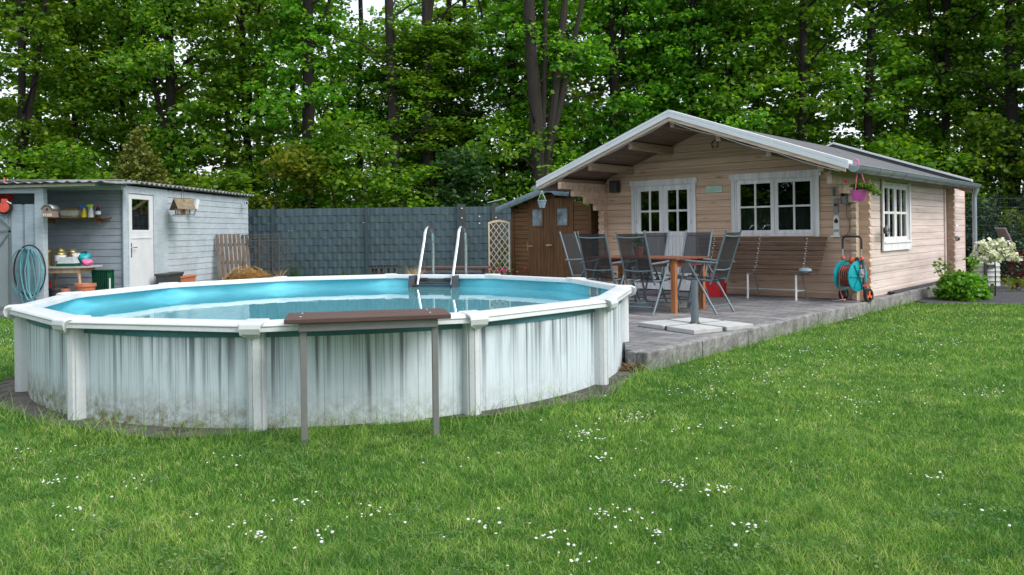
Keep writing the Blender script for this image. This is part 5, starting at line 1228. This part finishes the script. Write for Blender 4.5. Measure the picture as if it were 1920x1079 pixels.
# greenhouse at the left edge
gh = empty('greenhouse', (at(21,560,12.1).x, 12.1, 0), 0, 'cloudy polycarbonate greenhouse with aluminium frame at the left edge', 'greenhouse')
zt = at(21,428,12.1).z; zr = at(0,408,12.1).z; 
MB().box(-.025,.0,-.01,.03,.02,zt).build('post', M['alu'], gh); g = MB(); sl = (zr-zt)/.17; g.bar((0,0,zt),(-1.25,0,zt+1.25*sl),.03,.03); g.bar((-1.25,0,zt+1.25*sl),(-2.5,0,zt),.03,.03); g.bar((0,0,zt-.05),(-2.5,0,zt-.05),.02,.03); g.bar((0,0,zt),(0,2.0,zt),.03,.03) if 0 else None; g.bar((-.04,-.005,zt-.1),(-.62,-.005,.45),.02,.02); g.box(-2.5,-2.47,-.01,.03,.02,zt); g.box(-2.47,-.026,-.01,.03,.0,.05); g.build('frame', M['alu'], gh)
g = MB(); g.add([(-2.47,.01,.05),(-.026,.01,.05),(-.026,.01,zt),(-1.25,.01,zt+1.22*sl),(-2.47,.01,zt)], [(0,1,2,3,4)])
def poly_mat():
    m, n, bs, N, L = new_mat('cloudy_polycarbonate'); out = N['Material Output']; s = sep(n, coords(n)); bs.inputs['Base Color'].default_value = (.24,.27,.30,1); bs.inputs['Roughness'].default_value = .22
    t = N.new("ShaderNodeBsdfTransparent"); t.inputs[0].default_value = (.8,.82,.8,1); mx = N.new("ShaderNodeMixShader"); mx.inputs[0].default_value = .62
    L.new(t.outputs[0], mx.inputs[1]); L.new(bs.outputs[0], mx.inputs[2]); L.new(mx.outputs[0], out.inputs[0]); return m
g.build('pane', poly_mat(), gh); g = MB(); g.add([(0,.03,.05),(0,1.1,.05),(0,1.1,zt),(0,.03,zt)], [(0,1,2,3)])
# birdfeeders and camera on the side wall
def swp(px, out=.3):
    return wall_off(px, out)
p = swp(343, .35); zb = at(343, 404, p.y).z; t = empty('bird_feeder', (p.x, p.y, zb), R(-50), 'wooden bird feeder house with shingled roof hanging on the grey shed', 'bird feeder')
g = MB(); g.box(-.20,.20,-.14,.14,0,.015); g.build('tray', M['pallet'], t)
for (x, y) in ((-.14,-.09),(.14,-.09),(-.14,.09),(.14,.09),(0,-.09)): MB().box(x-.012,x+.012,y-.012,y+.012,.015,.14).build('post', M['pale_leg'], t)
MB().box(-.05,.05,-.04,.04,.015,.14).build('seed_hopper', M['pale_leg'], t)
g = MB(); 
for k in range(4):
    for s in (-1,1): w0, w1 = .27-.07*k, .20-.07*k; z0, z1 = .11+.055*k, .165+.055*k; g.add([(s*w0,-.17,z0),(s*w0,.17,z0),(s*w1,.17,z1),(s*w1,-.17,z1),(s*w0,-.17,z0+.014),(s*w0,.17,z0+.014),(s*w1,.17,z1+.014),(s*w1,-.17,z1+.014)], [(0,1,2,3),(7,6,5,4),(0,4,5,1),(3,2,6,7),(0,3,7,4),(1,5,6,2)])
g.build('roof', plain('mossy_shingle', (.20,.16,.10), .9, 0, .3), t); MB().tube([(-.10,0,.26),(0,0,.62),(.10,0,.26)], .004, 5).build('chain', M['dark'], t)
p = swp(367, .22); zb = at(367, 405, p.y).z; t = empty('feeder_tube', (p.x, p.y, zb), R(20), 'slanted white and grey tube feeder right of the bird feeder house', 'bird feeder')
MB().tube([(-.03,0,.0),(.01,0,.14)], .02, 10).build('spike', M['grey'], t); MB().tube([(.01,0,.14),(.05,0,.34)], .045, 14).build('tube', M['white'], t, smooth=True); MB().box(-.11,-.03,.03,.05,.12,.36).build('back_plate', M['grey'], t)
p = swp(454, .02); zb = at(452, 383, p.y).z; t = empty('security_camera', (p.x, p.y, zb), 0, 'small white security camera under the eave at the shed rear end', 'camera')
MB().tube([(0,0,0),(.08,0,0),(.10,-.02,.03)], .012, 8).build('arm', M['white'], t); MB().tube([(.10,-.02,.03),(.17,-.14,.02)], .035, 12).build('housing', M['white'], t, smooth=True); MB().lathe([(.028,0),(.028,.006)], (.172,-.146,.02), 12, Matrix.Rotation(PI/2, 4, 'X') ).build('lens', M['dark'], t)
# pallet leaning, wire mesh, straw
p = at(437, 520, 18.2); pl_ = empty('wooden_pallet', (-6.35, 17.4, 0), R(84), 'weathered grey wooden slat panel leaning on the shed wall', 'pallet')
px0, px1 = at(404,520,17.2), at(462,520,18.4)
pl_.location = (px0.x-.10, 17.35, 0); zt = at(420, 441, 17.4).z; pl_.rotation_euler = (0,0,0)
g = MB(); rg = random.Random(5)
for k in range(8):
    x = .078*k; y = .05*k; ht = zt*(1+rg.uniform(-.02,.02)); g.bar((x+.16, y-.0, 0), (x-.02, y+.28, ht), .070, .03, (0,-1,0)) 
g.build('slats', M['pallet'], pl_, bevel=.004)
g = MB()
for zf in (.18,.5,.82): MB().bar((.16-.18*zf, .05+.28*zf, zt*zf), (.72-.18*zf, .40+.28*zf, zt*zf), .05, .07).build('batten', M['pallet'], pl_)
wm = empty('wire_mesh', (at(455,520,17.9).x, 17.9, 0), 0, 'rusty wire mesh compost enclosure behind the straw heap', 'wire mesh'); zt = at(500,441,17.9).z; W_ = at(524,441,17.9).x-at(455,441,17.9).x
g = MB(); k = 0; rg = random.Random(9)
x = 0
while x < W_: g.tube([(x+rg.uniform(-.01,.01),0,0),(x+rg.uniform(-.01,.01),0,zt)], .0042, 4, cap=False); x += .075
z = .05
while z < zt: g.tube([(0,0,z),(W_,0,z+rg.uniform(-.01,.01))], .0042, 4, cap=False); z += .075
g.build('mesh', M['rust'], wm)
g = MB(); x = 0
while x < W_+.1: g.tube([(x,1.0,0),(x,1.0,zt)], .0042, 4, cap=False); x += .075
z = .05
while z < zt: g.tube([(0,1.0,z),(W_,1.0,z)], .0042, 4, cap=False); g.tube([(0,0,z),(0,1,z)], .004, 4, cap=False); g.tube([(W_,0,z),(W_,1,z)], .004, 4, cap=False); z += .15
g.build('mesh', M['rust'], wm); g = MB()
for x in (0, W_*.45, W_): g.tube([(x,0,0),(x,0,zt+.02)], .009, 6)
g.tube([(0,0,zt),(W_,0,zt+.01)], .009, 6); g.build('frame', M['rust'], wm)
sp_ = at(462, 520, 16.6); zt = at(462, 503, 16.6).z
st_ = bpy.data.objects.new('x', None)
def heap(cx, cy, rx, ry, h, seed, mat, name, nst=2600):
    r = np.random.default_rng(seed); a = r.uniform(0, 2*PI, nst); q = r.random(nst)**.33; x = cx+rx*q*np.cos(a); y = cy+ry*q*np.sin(a); z = h*np.clip(1-q**2.2, 0, 1)**.8*(1+.10*np.sin(5*a)); L_ = r.uniform(.03,.09,nst); th = r.uniform(0, 2*PI, nst); el = r.normal(0,.2,nst)
    d = np.stack([np.cos(th)*np.cos(el), np.sin(th)*np.cos(el), np.sin(el)], 1)*L_[:,None]; P = np.stack([x,y,z],1); w_ = np.cross(d, np.array([0,0,1.])); w_ /= np.linalg.norm(w_,axis=1)[:,None]+1e-6; w_ *= .006
    v = np.stack([P-w_, P+w_, P+d+w_, P+d-w_], 1).reshape(-1,3); f = (np.arange(nst)*4)[:,None]+np.array([0,1,2,3]); return npmesh(name, v, f, mat)
h_ = empty('straw_heap', (sp_.x, 16.6, 0), 0, 'heap of golden straw in front of the wire enclosure', 'straw heap'); o = heap(0, 0, .62, .5, zt, 2, M['straw'], 'straw', 9000); o.parent = h_
g = MB(); g.lathe([(.56,0),(.50,zt*.22),(.38,zt*.48),(.2,zt*.78),(0,zt*.86)], (0,0,0), 20); g.build('core', M['straw'], h_, smooth=True)
# weeds and small pieces along the fence
def weed(px, ytop, Y, label, col='leaf_g', wd=.2, n=40, name='weed', up=True):
    p = at(px, ytop, Y); t = empty(name, (p.x, Y, 0), 0, label, 'plant'); r = np.random.default_rng(int(px)); h = p.z; vs = []; fs = []
    for k in range(n):
        a = r.uniform(0, 2*PI); L_ = h*r.uniform(.6, 1.0); sp = wd*r.uniform(.1, 1); b = len(vs); w_ = .008
        for i in range(5): q = i/4; vs += [(math.cos(a)*sp*q**1.6-w_*(1-q), math.sin(a)*sp*q**1.6, L_*q), (math.cos(a)*sp*q**1.6+w_*(1-q), math.sin(a)*sp*q**1.6, L_*q)]
        fs += [(b+2*i, b+2*i+1, b+2*i+3, b+2*i+2) for i in range(4)]
    npmesh('blades', np.array(vs), np.array(fs), M[col], t); return t
weed(552, 488, 18.6, 'tall wispy weed with drooping tips by the dark fence', 'leaf_b', .5, 70); weed(521, 500, 18.3, 'dry straw coloured weed beside the wire mesh', 'straw', .35, 50)
weed(646, 498, 19.2, 'upright green grass tuft at the fence foot', 'leaf_g', .1, 30); weed(667, 500, 19.2, 'thin green grass tuft right of the other tuft', 'leaf_g', .06, 12); weed(778, 495, 17.5, 'dry pale ornamental grass left of the pool ladder', 'straw', .45, 120, 'ornamental_grass')
t = empty('grill_rack', (at(720,497,18).x, 18, 0), 0, 'low dark rack of posts and shelf at the fence foot', 'rack'); zt = at(720,498,18).z; g = MB()
g.box(-.36,.36,-.1,.1,zt-.07,zt-.045); g.build('shelf', M['dark_grey'], t); 
for k, x in enumerate((-.26,-.18,-.06,.10,.24)): MB().box(x-.025,x+.025,-.02,.02,0,zt-.071).build('post', M['brown_v'], t)
g = MB(); rg = random.Random(2)
for k in range(10): x = -.34+.07*k; g.lathe([(0,-.03),(.022,-.01),(.026,.02),(0,.045)], (x,0,zt-.015), 8)
g.build('knob', M['dark'], t)

# ------------------------------------------------------------------ privacy fence of woven strips
def fence_mat():
    m, n, bs, N, L = new_mat('slate_strip'); v = coords(n); s = sep(n, v)
    bt = N.new("ShaderNodeTexBrick"); cb = N.new("ShaderNodeCombineXYZ"); L.new(s[0], cb.inputs[0]); L.new(s[2], cb.inputs[1]); L.new(cb.outputs[0], bt.inputs['Vector'])
    bt.inputs['Scale'].default_value = 1; bt.inputs['Brick Width'].default_value = .25; bt.inputs['Row Height'].default_value = .19; bt.inputs['Mortar Size'].default_value = .004; bt.inputs['Mortar Smooth'].default_value = .3
    bt.inputs['Color1'].default_value = (.042,.074,.092,1); bt.inputs['Color2'].default_value = (.052,.088,.107,1); bt.inputs['Mortar'].default_value = (.024,.046,.056,1)
    f = noise(n, coords(n, (1,1,.5)), 3, 5); r = ramp(n, [(.3,(.8,.8,.8)),(.7,(1.15,1.15,1.15))]); L.new(f, r.inputs[0])
    wv = math_(n, 'SINE', math_(n, 'MULTIPLY', s[0], 52)); wr = ramp(n, [(0,(.90,.90,.90)),(1,(1.06,1.06,1.06))]); L.new(math_(n, 'ADD', math_(n, 'MULTIPLY', wv, .5), .5), wr.inputs[0])
    c = mixc(n, 1, mixc(n, 1, bt.outputs['Color'], r.outputs[0], 'MULTIPLY'), wr.outputs[0], 'MULTIPLY')
    L.new(c, bs.inputs['Base Color']); bs.inputs['Roughness'].default_value = .5; bump(n, bs, wv, .3, .01); return m
FM = fence_mat(); FY = 20.0
def strip_panel(x0, x1, ztop, par, dark=False):
    """woven vertical-wave strips in rows, real relief"""
    g = MB(); rows = 10; rh = .19; st = .042
    for r in range(rows):
        z0 = ztop-rh*(r+1)+.004; z1 = ztop-rh*r-.004; x = x0; k = 0; n = int((x1-x0)/st); vs = []
        for i in range(n+1):
            xx = x0+(x1-x0)*i/n; ph = (xx/.25+(r % 2)*.5)*2*PI; yy = -.006*math.cos(ph)
            vs += [(xx, yy-.004, z0), (xx, yy+.004, z1)]
        g.add(vs, [(2*i, 2*i+2, 2*i+3, 2*i+1) for i in range(n)])
    return g.build('panel', FM, par)
pf = empty('privacy_fence', (0, FY, 0), R(.0), 'dark slate coloured woven strip fence between shed and cottage', 'fence')
posts = [428, 519, 603+85, 862, 958]
xs = [at(p, 450, FY).x for p in (400, 513, 688, 860, 1040)]
for a, b in zip(xs[:-1], xs[1:]): strip_panel(a+.03, b-.03, 1.90, pf)
for x in xs: MB().box(x-.035, x+.035, -.06, .0, 0, 1.95).build('post', plain('fence_post', (.03,.055,.065), .5), pf)
for px in (866, 930): x = at(px, 450, FY).x; MB().box(x-.10, x+.10, -.05, -.035, .02, 1.96).build('dark_strip', M['dark_grey'], pf)
g = MB()
for (px, py) in ((866,391),(866,409),(866,426),(899,406),(899,419),(930,391),(930,408)):
    q = at(px, py, FY-.08); g.lathe([(.018,0),(.018,.01)], (q.x, -.06, q.z), 8, Matrix.Rotation(PI/2, 4, 'X'))
g.build('clip', M['white'], pf)
# green wire fence at the right
wf = empty('wire_fence', (at(1795,400,17.6).x, 17.6, 0), 0, 'dark double wire mesh fence behind the garden bed at right', 'fence'); zt = 1.93
for k in range(4):
    x0 = 2.5*k; g = MB(); x = x0+.04
    while x < x0+2.46: g.tube([(x,0,.03),(x,0,zt)], .0048, 4, cap=False); x += .05
    z = .05
    while z < zt: g.tube([(x0,-.006,z),(x0+2.5,-.006,z)], .004, 4, cap=False); g.tube([(x0,.006,z),(x0+2.5,.006,z)], .004, 4, cap=False); z += .2
    g.build('mesh_panel', M['wire_dark'], wf); MB().box(x0-.03,x0+.03,-.03,.03,0,zt+.03).build('post', M['wire_dark'], wf)

# ------------------------------------------------------------------ garden bed at right
def bush(name, loc, label, rx, h, n, per, size, mat, seed, cat='shrub', low=.05, stems=5, par_mat=None, group=None, fl=.8, rad=.18):
    t = empty(name, loc, 0, label, cat, group); rg = random.Random(seed); cs = []; rd = []
    for _ in range(n):
        a = rg.uniform(0, 2*PI); q = rg.random()**.5; z = low+h*rg.random()**.8*(1-.45*q*q); cs.append((rx*q*math.cos(a), rx*q*math.sin(a), z)); rd.append(rad*rg.uniform(.7, 1.3))
    g = MB()
    for k in range(stems):
        a = 2*PI*k/stems; q = rg.uniform(.3, .7); g.tube([(0,0,0),(rx*q*.4*math.cos(a), rx*q*.4*math.sin(a), h*.4),(rx*q*math.cos(a), rx*q*math.sin(a), h*.85)], [.02*h+.004, .013*h+.003, .004], 6)
    g.build('stem', M['bark_dark'], t); v, f = leaves(cs, rd, per, size, fl, .2, seed); npmesh('foliage', v, f, mat, t); return t
bp_ = gz(1812, 566); bush('hydrangea_bush', (bp_.x+.10, bp_.y+.25, 0), 'leafy green bush at the rear corner of the cottage patio', .33, .44, 70, 34, .075, M['leaf'], 11, rad=.12)
climber((bp_.x-.20, bp_.y+.35, 0), 'upright young shrub with pale stems left of the leafy bush', .70, .3, 14, M['leaf_g'], 'young_shrub', 'shrub', .06, 14)
climber((bp_.x+.38, bp_.y+.45, 0), 'thin leafy shoot in front of the cream tank', .72, .1, 7, M['leaf_g'], 'young_shrub', 'shrub', .07, 15)
tk = at(1850, 540, 15.2); t = empty('water_tank', (tk.x+.04, 15.3, 0), 0, 'cream ribbed plastic tank with black strap behind the white-leaved tree', 'tank')
zt = at(1850, 489, 15.2).z; pr_ = [(.18,.0),(.23,.05)]; 
for k in range(5): z_ = .06+.095*k; pr_ += [(.245,z_),(.255,z_+.02),(.245,z_+.05),(.238,z_+.08)]
pr_ += [(.22,zt-.06),(.16,zt),(.08,zt+.02),(0,zt+.02)]
MB().lathe(pr_, (0,0,0), 28).build('body', M['tank'], t, smooth=True); MB().lathe([(.06,zt+.01),(.075,zt+.02),(.075,zt+.07),(0,zt+.09)], (0,0,0), 16).build('lid', M['dark'], t, smooth=True)
MB().box(-.17,-.12,-.262,-.225,.1,zt-.02).build('strap', M['dark'], t); MB().box(-.10,.02,-.262,-.235,zt-.14,zt-.07).build('plate', M['dark_grey'], t)
sx_ = at(1866, 555, 13.7); t = empty('standard_willow', (sx_.x, 13.7, 0), 0, 'small standard tree with white variegated leaves in the gravel bed', 'small tree')
MB().tube([(0,0,0),(.01,.0,.35),(0,0,.72)], [.014,.011,.009], 8).build('trunk', M['bark_grey'], t, smooth=True); rg = random.Random(8); cs = []; g = MB()
for k in range(26):
    a = rg.uniform(0, 2*PI); el = rg.uniform(-.35, 1.4); L_ = rg.uniform(.24,.38); e = Vector((math.cos(a)*math.cos(el)*L_, math.sin(a)*math.cos(el)*L_, .72+math.sin(el)*L_*.95)); g.tube([(0,0,.70), tuple((Vector((0,0,.72))+e)/2+Vector((0,0,.02))), tuple(e)], [.006,.004,.002], 5)
    for q in (.45,.6,.75,.9,1.0): cs.append(tuple(Vector((0,0,.72)).lerp(e, q)))
g.build('branch', M['bark_grey'], t); v, f = leaves(cs, [.05]*len(cs), 8, .07, 1.2, 0, 8, up=-.2); npmesh('crown', v, f, M['leaf_w'], t)
climber((at(1912,500,15.2).x, 15.2, 0), 'dark red leaved shrub at the right edge of the gravel bed', .75, .6, 30, M['leaf_r'], 'red_shrub', 'shrub', .06, 21)
climber((at(1905,540,14.6).x, 14.6, 0), 'low yellow green perennial beside the red shrub', .28, .4, 10, M['leaf_y'], 'perennial', 'plant', .06, 23)
bush('yellow_shrub', (12.5, 18.6, 0), 'bright yellow green shrub behind the wire fence at the right edge', .8, 2.1, 90, 26, .09, M['leaf_y'], 31, rad=.22)
bush('dark_conifer', (11.0, 18.4, 0), 'dark fine-needled shrub behind the wire fence', 1.2, 1.7, 150, 60, .07, M['needle_dark'], 32, rad=.3)
q = at(1893, 455, 16.6); g = MB(); g.box(-.02,.02,-.13,.13,0,.8); o = g.build('stone_slab', plain('pink_stone', (.30,.24,.24), .9), loc=(q.x+.25, 16.8, .50), rot=(0,R(-30),R(15)), bevel=.02); tag(o, 'pinkish stone slab leaning among the shrubs at the right edge', 'stone slab')
heap_o = heap(gz(1187,697).x, gz(1187,697).y, .12, .09, .06, 6, M['leaf_litter'], 'leaf_litter', 160); tag(heap_o, 'small drift of brown dry leaves at the patio corner by the pool', 'dry leaves', kind='stuff')
g = MB(); g.tube([(.03,1.3,PZ+.03),(.05,3.5,PZ+.035),(.02,5.0,PZ+.03)], .02, 8); g.box(-.0,.09,1.4,4.6,.101,PZ+.03); o = g.build('ground_board', M['dark_grey'], loc=HC, rz=HA); tag(o, 'dark board lying along the foot of the cottage side wall', 'board')

# ------------------------------------------------------------------ the wood
def crown_proto(name, seed, h0, h1, rad, n, per, size, mat):
    r = np.random.default_rng(seed); a = r.uniform(0, 2*PI, n); z = r.uniform(h0, h1, n); q = np.sqrt(r.random(n)); pr = rad*(.75+.25*np.sin(z*1.3+seed))
    cs = np.stack([pr*q*np.cos(a), pr*q*np.sin(a), z], 1); rd = r.uniform(.35, .75, n)
    v, f = leaves(cs, rd, per, size, .38, .45, seed, up=.9)
    o = npmesh(name, v, f, mat); me = o.data; bpy.data.objects.remove(o); return me
CR = [crown_proto('crown', 100+i, 1.0, 13.5, 2.3, 330, 50, .15, M['leaf']) for i in range(4)]
CRB = [crown_proto('crown', 200+i, .2, 12.5, 2.6, 150, 34, .24, M['leaf']) for i in range(2)]+[crown_proto('crown', 207, .2, 12.5, 2.6, 150, 34, .22, M['leaf_y'])]
def trunk_mesh(pts, r0, rtop, mat, par, name='trunk'):
    n = len(pts); return MB().tube(pts, [r0+(rtop-r0)*i/(n-1) for i in range(n)], 10).build(name, mat, par, smooth=True)
def tree(px, Y, wpx, label, bark_='bark_dark', top=None, forks=(), crown=True, group=None, H=13., seed=0, off=1.4):
    """px at the fence top; top = px of the trunk where it leaves the picture; forks = [(z, px_top at z 9)]"""
    x = ray(px, 380)[0]*Y; r0 = wpx/2*Y/F_*1.05; tx = ray(top if top else px, 0)[0]*Y-x; rg = random.Random(int(px)+seed)
    t = empty('broadleaf_tree', (x, Y, 0), 0, label, 'tree', group)
    pts = [(tx*min(z/9.5, 1.3)+.05*rg.uniform(-1,1), .05*rg.uniform(-1,1), z) for z in np.linspace(0, H, 9)]
    trunk_mesh(pts, r0*1.15, r0*.45, M[bark_], t)
    for (z0, xt, k) in forks:
        bx = tx*z0/9.5; ex = ray(xt, 0)[0]*Y-x; P = [(bx, 0, z0-.3)]+[(bx+(ex-bx)*q**.8, .3*q, z0+(9.8-z0)*q) for q in (.2,.45,.7,1.0)]; MB().tube(P, [r0*k*(1-.12*i) for i in range(5)], 8).build('limb', M[bark_], t, smooth=True)
    for k in range(7):
        g = MB(); z0 = rg.uniform(2.5, 9); a = rg.uniform(0, 2*PI); L_ = rg.uniform(1.2, 2.4); bx = tx*z0/9.5; g.tube([(bx,0,z0),(bx+L_*.5*math.cos(a), L_*.5*math.sin(a), z0+L_*.35),(bx+L_*math.cos(a), L_*math.sin(a), z0+L_*.45)], [.045,.03,.012], 6); g.build('branch', M[bark_], t)
    if crown:
        c = bpy.data.objects.new('crown', CR[rg.randrange(4)]); COL.objects.link(c); c.parent = t; c.location = (rg.uniform(-.5,.5), (1.5 if px == 1022 else rg.uniform(.5,1.0)) if px in (578,748,805,1000,1022,1497,1630,1895,45) else rg.uniform(-.7,.8), rg.uniform(-.4,.3)); c.rotation_euler = (0, 0, rg.uniform(0, 6.28)); s = rg.uniform(.9, 1.1); c.scale = (s, s, .60 if 660 < px < 1010 else 1)
    return t
TL = [
 (45, 24, 15, 'dark tree at the left edge of the wood, forking into two stems', 'bark_dark', 40, [(4.2, 85, .8)]),
 (140, 26, 10, 'thin dark tree right of the forked one at the left edge', 'bark_dark', 138, []),
 (225, 27, 10, 'slim dark trunk just above the left half of the grey shed', 'bark_dark', 232, []),
 (328, 25, 19, 'dark tree over the shed roof with a long limb leaning up to the left', 'bark_dark', 312, [(4.0, 240, .65)]),
 (470, 26, 14, 'straight dark trunk above the right end of the shed roof', 'bark_dark', 455, [(5.0, 485, .5)]),
 (578, 24, 24, 'thick dark brown trunk left of the middle of the fence', 'bark_dark', 575, [(6.8, 640, .35)]),
 (672, 27, 12, 'thin dark trunk above the left part of the fence centre', 'bark_dark', 676, []),
 (748, 24, 22, 'grey curved trunk above the middle of the dark fence', 'bark_grey', 728, []),
 (805, 24.5, 21, 'grey trunk forking near its top, right of the curved grey one', 'bark_grey', 798, [(7.6, 818, .6)]),
 (845, 26, 11, 'slim dark trunk above the pool ladder', 'bark_dark', 842, []),
 (1000, 24.5, 20, 'dark leaning trunk with low crooked branches left of the multi-stemmed tree', 'bark_dark', 942, [(4.2, 880, .35)]),
 (1022, 23, 27, 'large grey multi-stemmed tree behind the cottage left eave', 'bark_grey', 985, [(2.3, 1072, .72), (2.6, 1028, .5), (2.9, 1115, .5)]),
 (1150, 25, 16, 'dark trunk behind the left slope of the cottage roof', 'bark_dark', 1148, [(5.5, 1185, .6)]),
 (1222, 26, 14, 'dark trunk just left of the cottage ridge', 'bark_dark', 1220, []),
 (1296, 25, 14, 'dark trunk just right of the cottage ridge', 'bark_dark', 1300, []),
 (1322, 27, 10, 'thin dark stem beside the trunk right of the ridge', 'bark_dark', 1305, []),
 (1376, 25, 15, 'dark trunk above the cottage window side of the roof', 'bark_dark', 1362, []),
 (1497, 23.5, 17, 'tall reddish dark trunk with a bend above the roof slope', 'bark_dark', 1508, []),
 (1630, 24, 16, 'straight dark trunk above the hanging basket', 'bark_dark', 1632, []),
 (1770, 25, 14, 'dark trunk above the rear end of the gutter', 'bark_dark', 1776, [(5.0, 1740, .5)]),
 (1830, 26, 10, 'thin dark trunk between the two thick ones at right', 'bark_dark', 1842, []),
 (1895, 23.5, 22, 'thick dark trunk at the right edge of the wood', 'bark_dark', 1898, []),
]
for i, (px, Y, wpx, lab, bk, top, fk) in enumerate(TL):
    tree(px, Y, wpx, lab, bk, top, fk, group='trees at the front of the wood', seed=i)
for i, (x, Y) in enumerate(((16.5,22.5),(18.5,25),(21,22),(23.5,26),(26,23))):  # out of view, added to darken the reflection in the side window
    t = empty('broadleaf_tree', (x, Y, 0), 0, 'leafy tree of the wood, added unseen beyond the right edge of the view', 'tree', 'added trees beyond the right edge'); MB().tube([(0,0,0),(0,0,11)], [.16,.07], 8).build('trunk', M['bark_dark'], t)
    c = bpy.data.objects.new('crown', CR[i % 4]); COL.objects.link(c); c.parent = t; c.rotation_euler = (0,0,i)
for i in range(9):  # low bushes, also added out of view for the side window's reflection
    t = empty('understory_bush', (16.2+1.5*i, 21.6+.5*(i % 3), 0), 0, 'leafy bush of the wood edge, added unseen beyond the right edge of the view', 'bush', 'added bushes beyond the right edge'); MB().tube([(0,0,0),(0,0,2.5)], [.04,.01], 6).build('stem', M['bark_dark'], t)
    US_LATER = globals().setdefault('US_LATER', []); US_LATER.append(t)
# crowns of the second and third row, trunks hidden or half hidden
rg = random.Random(77); k = 0
for row, (Y, step, gap) in enumerate(((29, 3.3, 0), (34, 4.2, 1.5))):
    x = -Y*.72
    while x < Y*.74:
        if row == 0 and -.20*Y < x < .02*Y and k % 2: x += step; k += 1; continue
        t = empty('broadleaf_tree', (x+rg.uniform(-.6,.6), Y+rg.uniform(-1,1), 0), 0, 'leafy tree standing deeper in the wood behind the front row of trunks', 'tree', 'trees deeper in the wood')
        MB().tube([(0,0,0),(rg.uniform(-.2,.2),0,5),(rg.uniform(-.4,.4),0,10)], [.16,.12,.07], 8).build('trunk', M['bark_dark'], t, smooth=True)
        c = bpy.data.objects.new('crown', CRB[2] if k % 4 == 3 else CRB[k % 2]); COL.objects.link(c); c.parent = t; c.rotation_euler = (0,0,rg.uniform(0,6.28)); c.scale = (1,1,.92+.1*row); x += step; k += 1
# understory shrubs right behind the fence
protos = [crown_proto('foliage', 300+i, .3, 3.6, 1.2, 62, 50, .13, M[m_]) for i, m_ in enumerate(('leaf','leaf','leaf_y','leaf_b'))]
for i, t in enumerate(US_LATER):
    c = bpy.data.objects.new('foliage', protos[(0,1,3)[i % 3]]); COL.objects.link(c); c.parent = t; c.rotation_euler = (0,0,i*1.3); c.scale = (1.2,1.2,1.1)
us_ = [(-8.6,0,'wide green bush over the left end of the dark fence'),(-6.3,2,'yellow green bush above the straw heap'),(-4.6,0,'green bush at the quarter of the fence length'),(-3.1,1,'dense green bush above the left middle fence post'),(-1.5,3,'blue green bush above the middle of the fence'),(.1,0,'green bush left of the brown shed roof'),(1.9,1,'green bush behind the cottage left eave'),(4.0,0,'low green bush hidden behind the cottage'),(6.5,0,'green bush above the cottage right roof slope'),(9.2,1,'green bush above the rear gutter end'),(11.6,0,'green bush behind the right wire fence'),(14,1,'green bush at the right end of the wood'),(-10.8,1,'green bush behind the grey shed'),(-13.2,0,'green bush behind the lean-to at far left'),(-15.8,1,'green bush at the left end of the wood')]
for i, (x, pk, lab) in enumerate(us_):
    t = empty('understory_bush', (x, 22.0+.5*(i % 3), 0), 0, lab, 'bush', 'bushes along the edge of the wood'); g = MB()
    for q in range(4): a = q*1.6+i; g.tube([(0,0,0),(.5*math.cos(a),.5*math.sin(a),1.6),(.8*math.cos(a),.8*math.sin(a),3)], [.04,.03,.01], 6)
    g.build('stem', M['bark_dark'], t); c = bpy.data.objects.new('foliage', protos[pk]); COL.objects.link(c); c.parent = t; c.rotation_euler = (0,0,i*1.3); c.scale = (1.15,1.15,.85+.2*(i % 3))
# conifer behind the shed roof
def conifer(loc, H_, Rb, seed, label):
    t = empty('conifer', loc, 0, label, 'tree'); MB().tube([(0,0,0),(0,0,H_*.95)], [.08,.01], 8).build('trunk', M['bark_dark'], t); r = np.random.default_rng(seed); n = 420
    z = H_*(1-r.random(n)**.6*.98); R_ = Rb*(1-z/H_)+.06; a = r.uniform(0, 2*PI, n); q = .45+.55*r.random(n)**.5; cs = np.stack([R_*q*np.cos(a), R_*q*np.sin(a), z], 1)
    v, f = leaves(cs, np.full(n, .17), 26, .10, .8, .5, seed, up=.3); npmesh('crown', v, f, M['needle'], t); return t
cp = at(212, 232, 19.6); conifer((cp.x, 21.0, 0), at(212,236,21.0).z, 1.9, 9, 'yellowish green conifer rising behind the grey shed roof')
cp = at(262, 275, 21.5); conifer((cp.x, 21.6, 0), at(262,272,21.6).z, 1.2, 10, 'smaller conifer right of the tall one behind the shed')
# hedge and trees added out of view left and rear to darken the window reflections
for (x, y, s_) in ((-19,4,1),(-20,8,1),(-17.5,0,1),(-21,12,1),(-14,-6,1),(-8,-9,1),(-2,-10,1),(5,-10,1),(12,-8,1)):
    t = empty('broadleaf_tree', (x, y, 0), 0, 'leafy tree added unseen round the near side of the garden for the window reflections', 'tree', 'added trees round the near garden'); MB().tube([(0,0,0),(0,0,8)], [.16,.07], 8).build('trunk', M['bark_dark'], t)
    c = bpy.data.objects.new('crown', CRB[0]); COL.objects.link(c); c.parent = t; c.rotation_euler = (0,0,x); c.scale = (1.1,1.1,.55)
k = 0
for row in (0, 1):
    for j in range(11):
        t = empty('understory_bush', (-17+(-1.4)*row+.3*math.sin(j*2), -5+1.45*j+.6*row, 0), 0, 'leafy bush added unseen left of the near garden to block sky in the window reflections', 'bush', 'added bushes left of the near garden')
        MB().tube([(0,0,0),(.1,0,1.5),(0,0,3)], [.05,.03,.01], 6).build('stem', M['bark_dark'], t); c = bpy.data.objects.new('foliage', protos[(0,1,3)[k % 3]]); COL.objects.link(c); c.parent = t; c.rotation_euler = (0,0,k*1.1); c.scale = (1.3,1.3,1.25); k += 1
bpy.context.view_layer.update()
print('grass blades', NG, 'objects', len(bpy.data.objects))
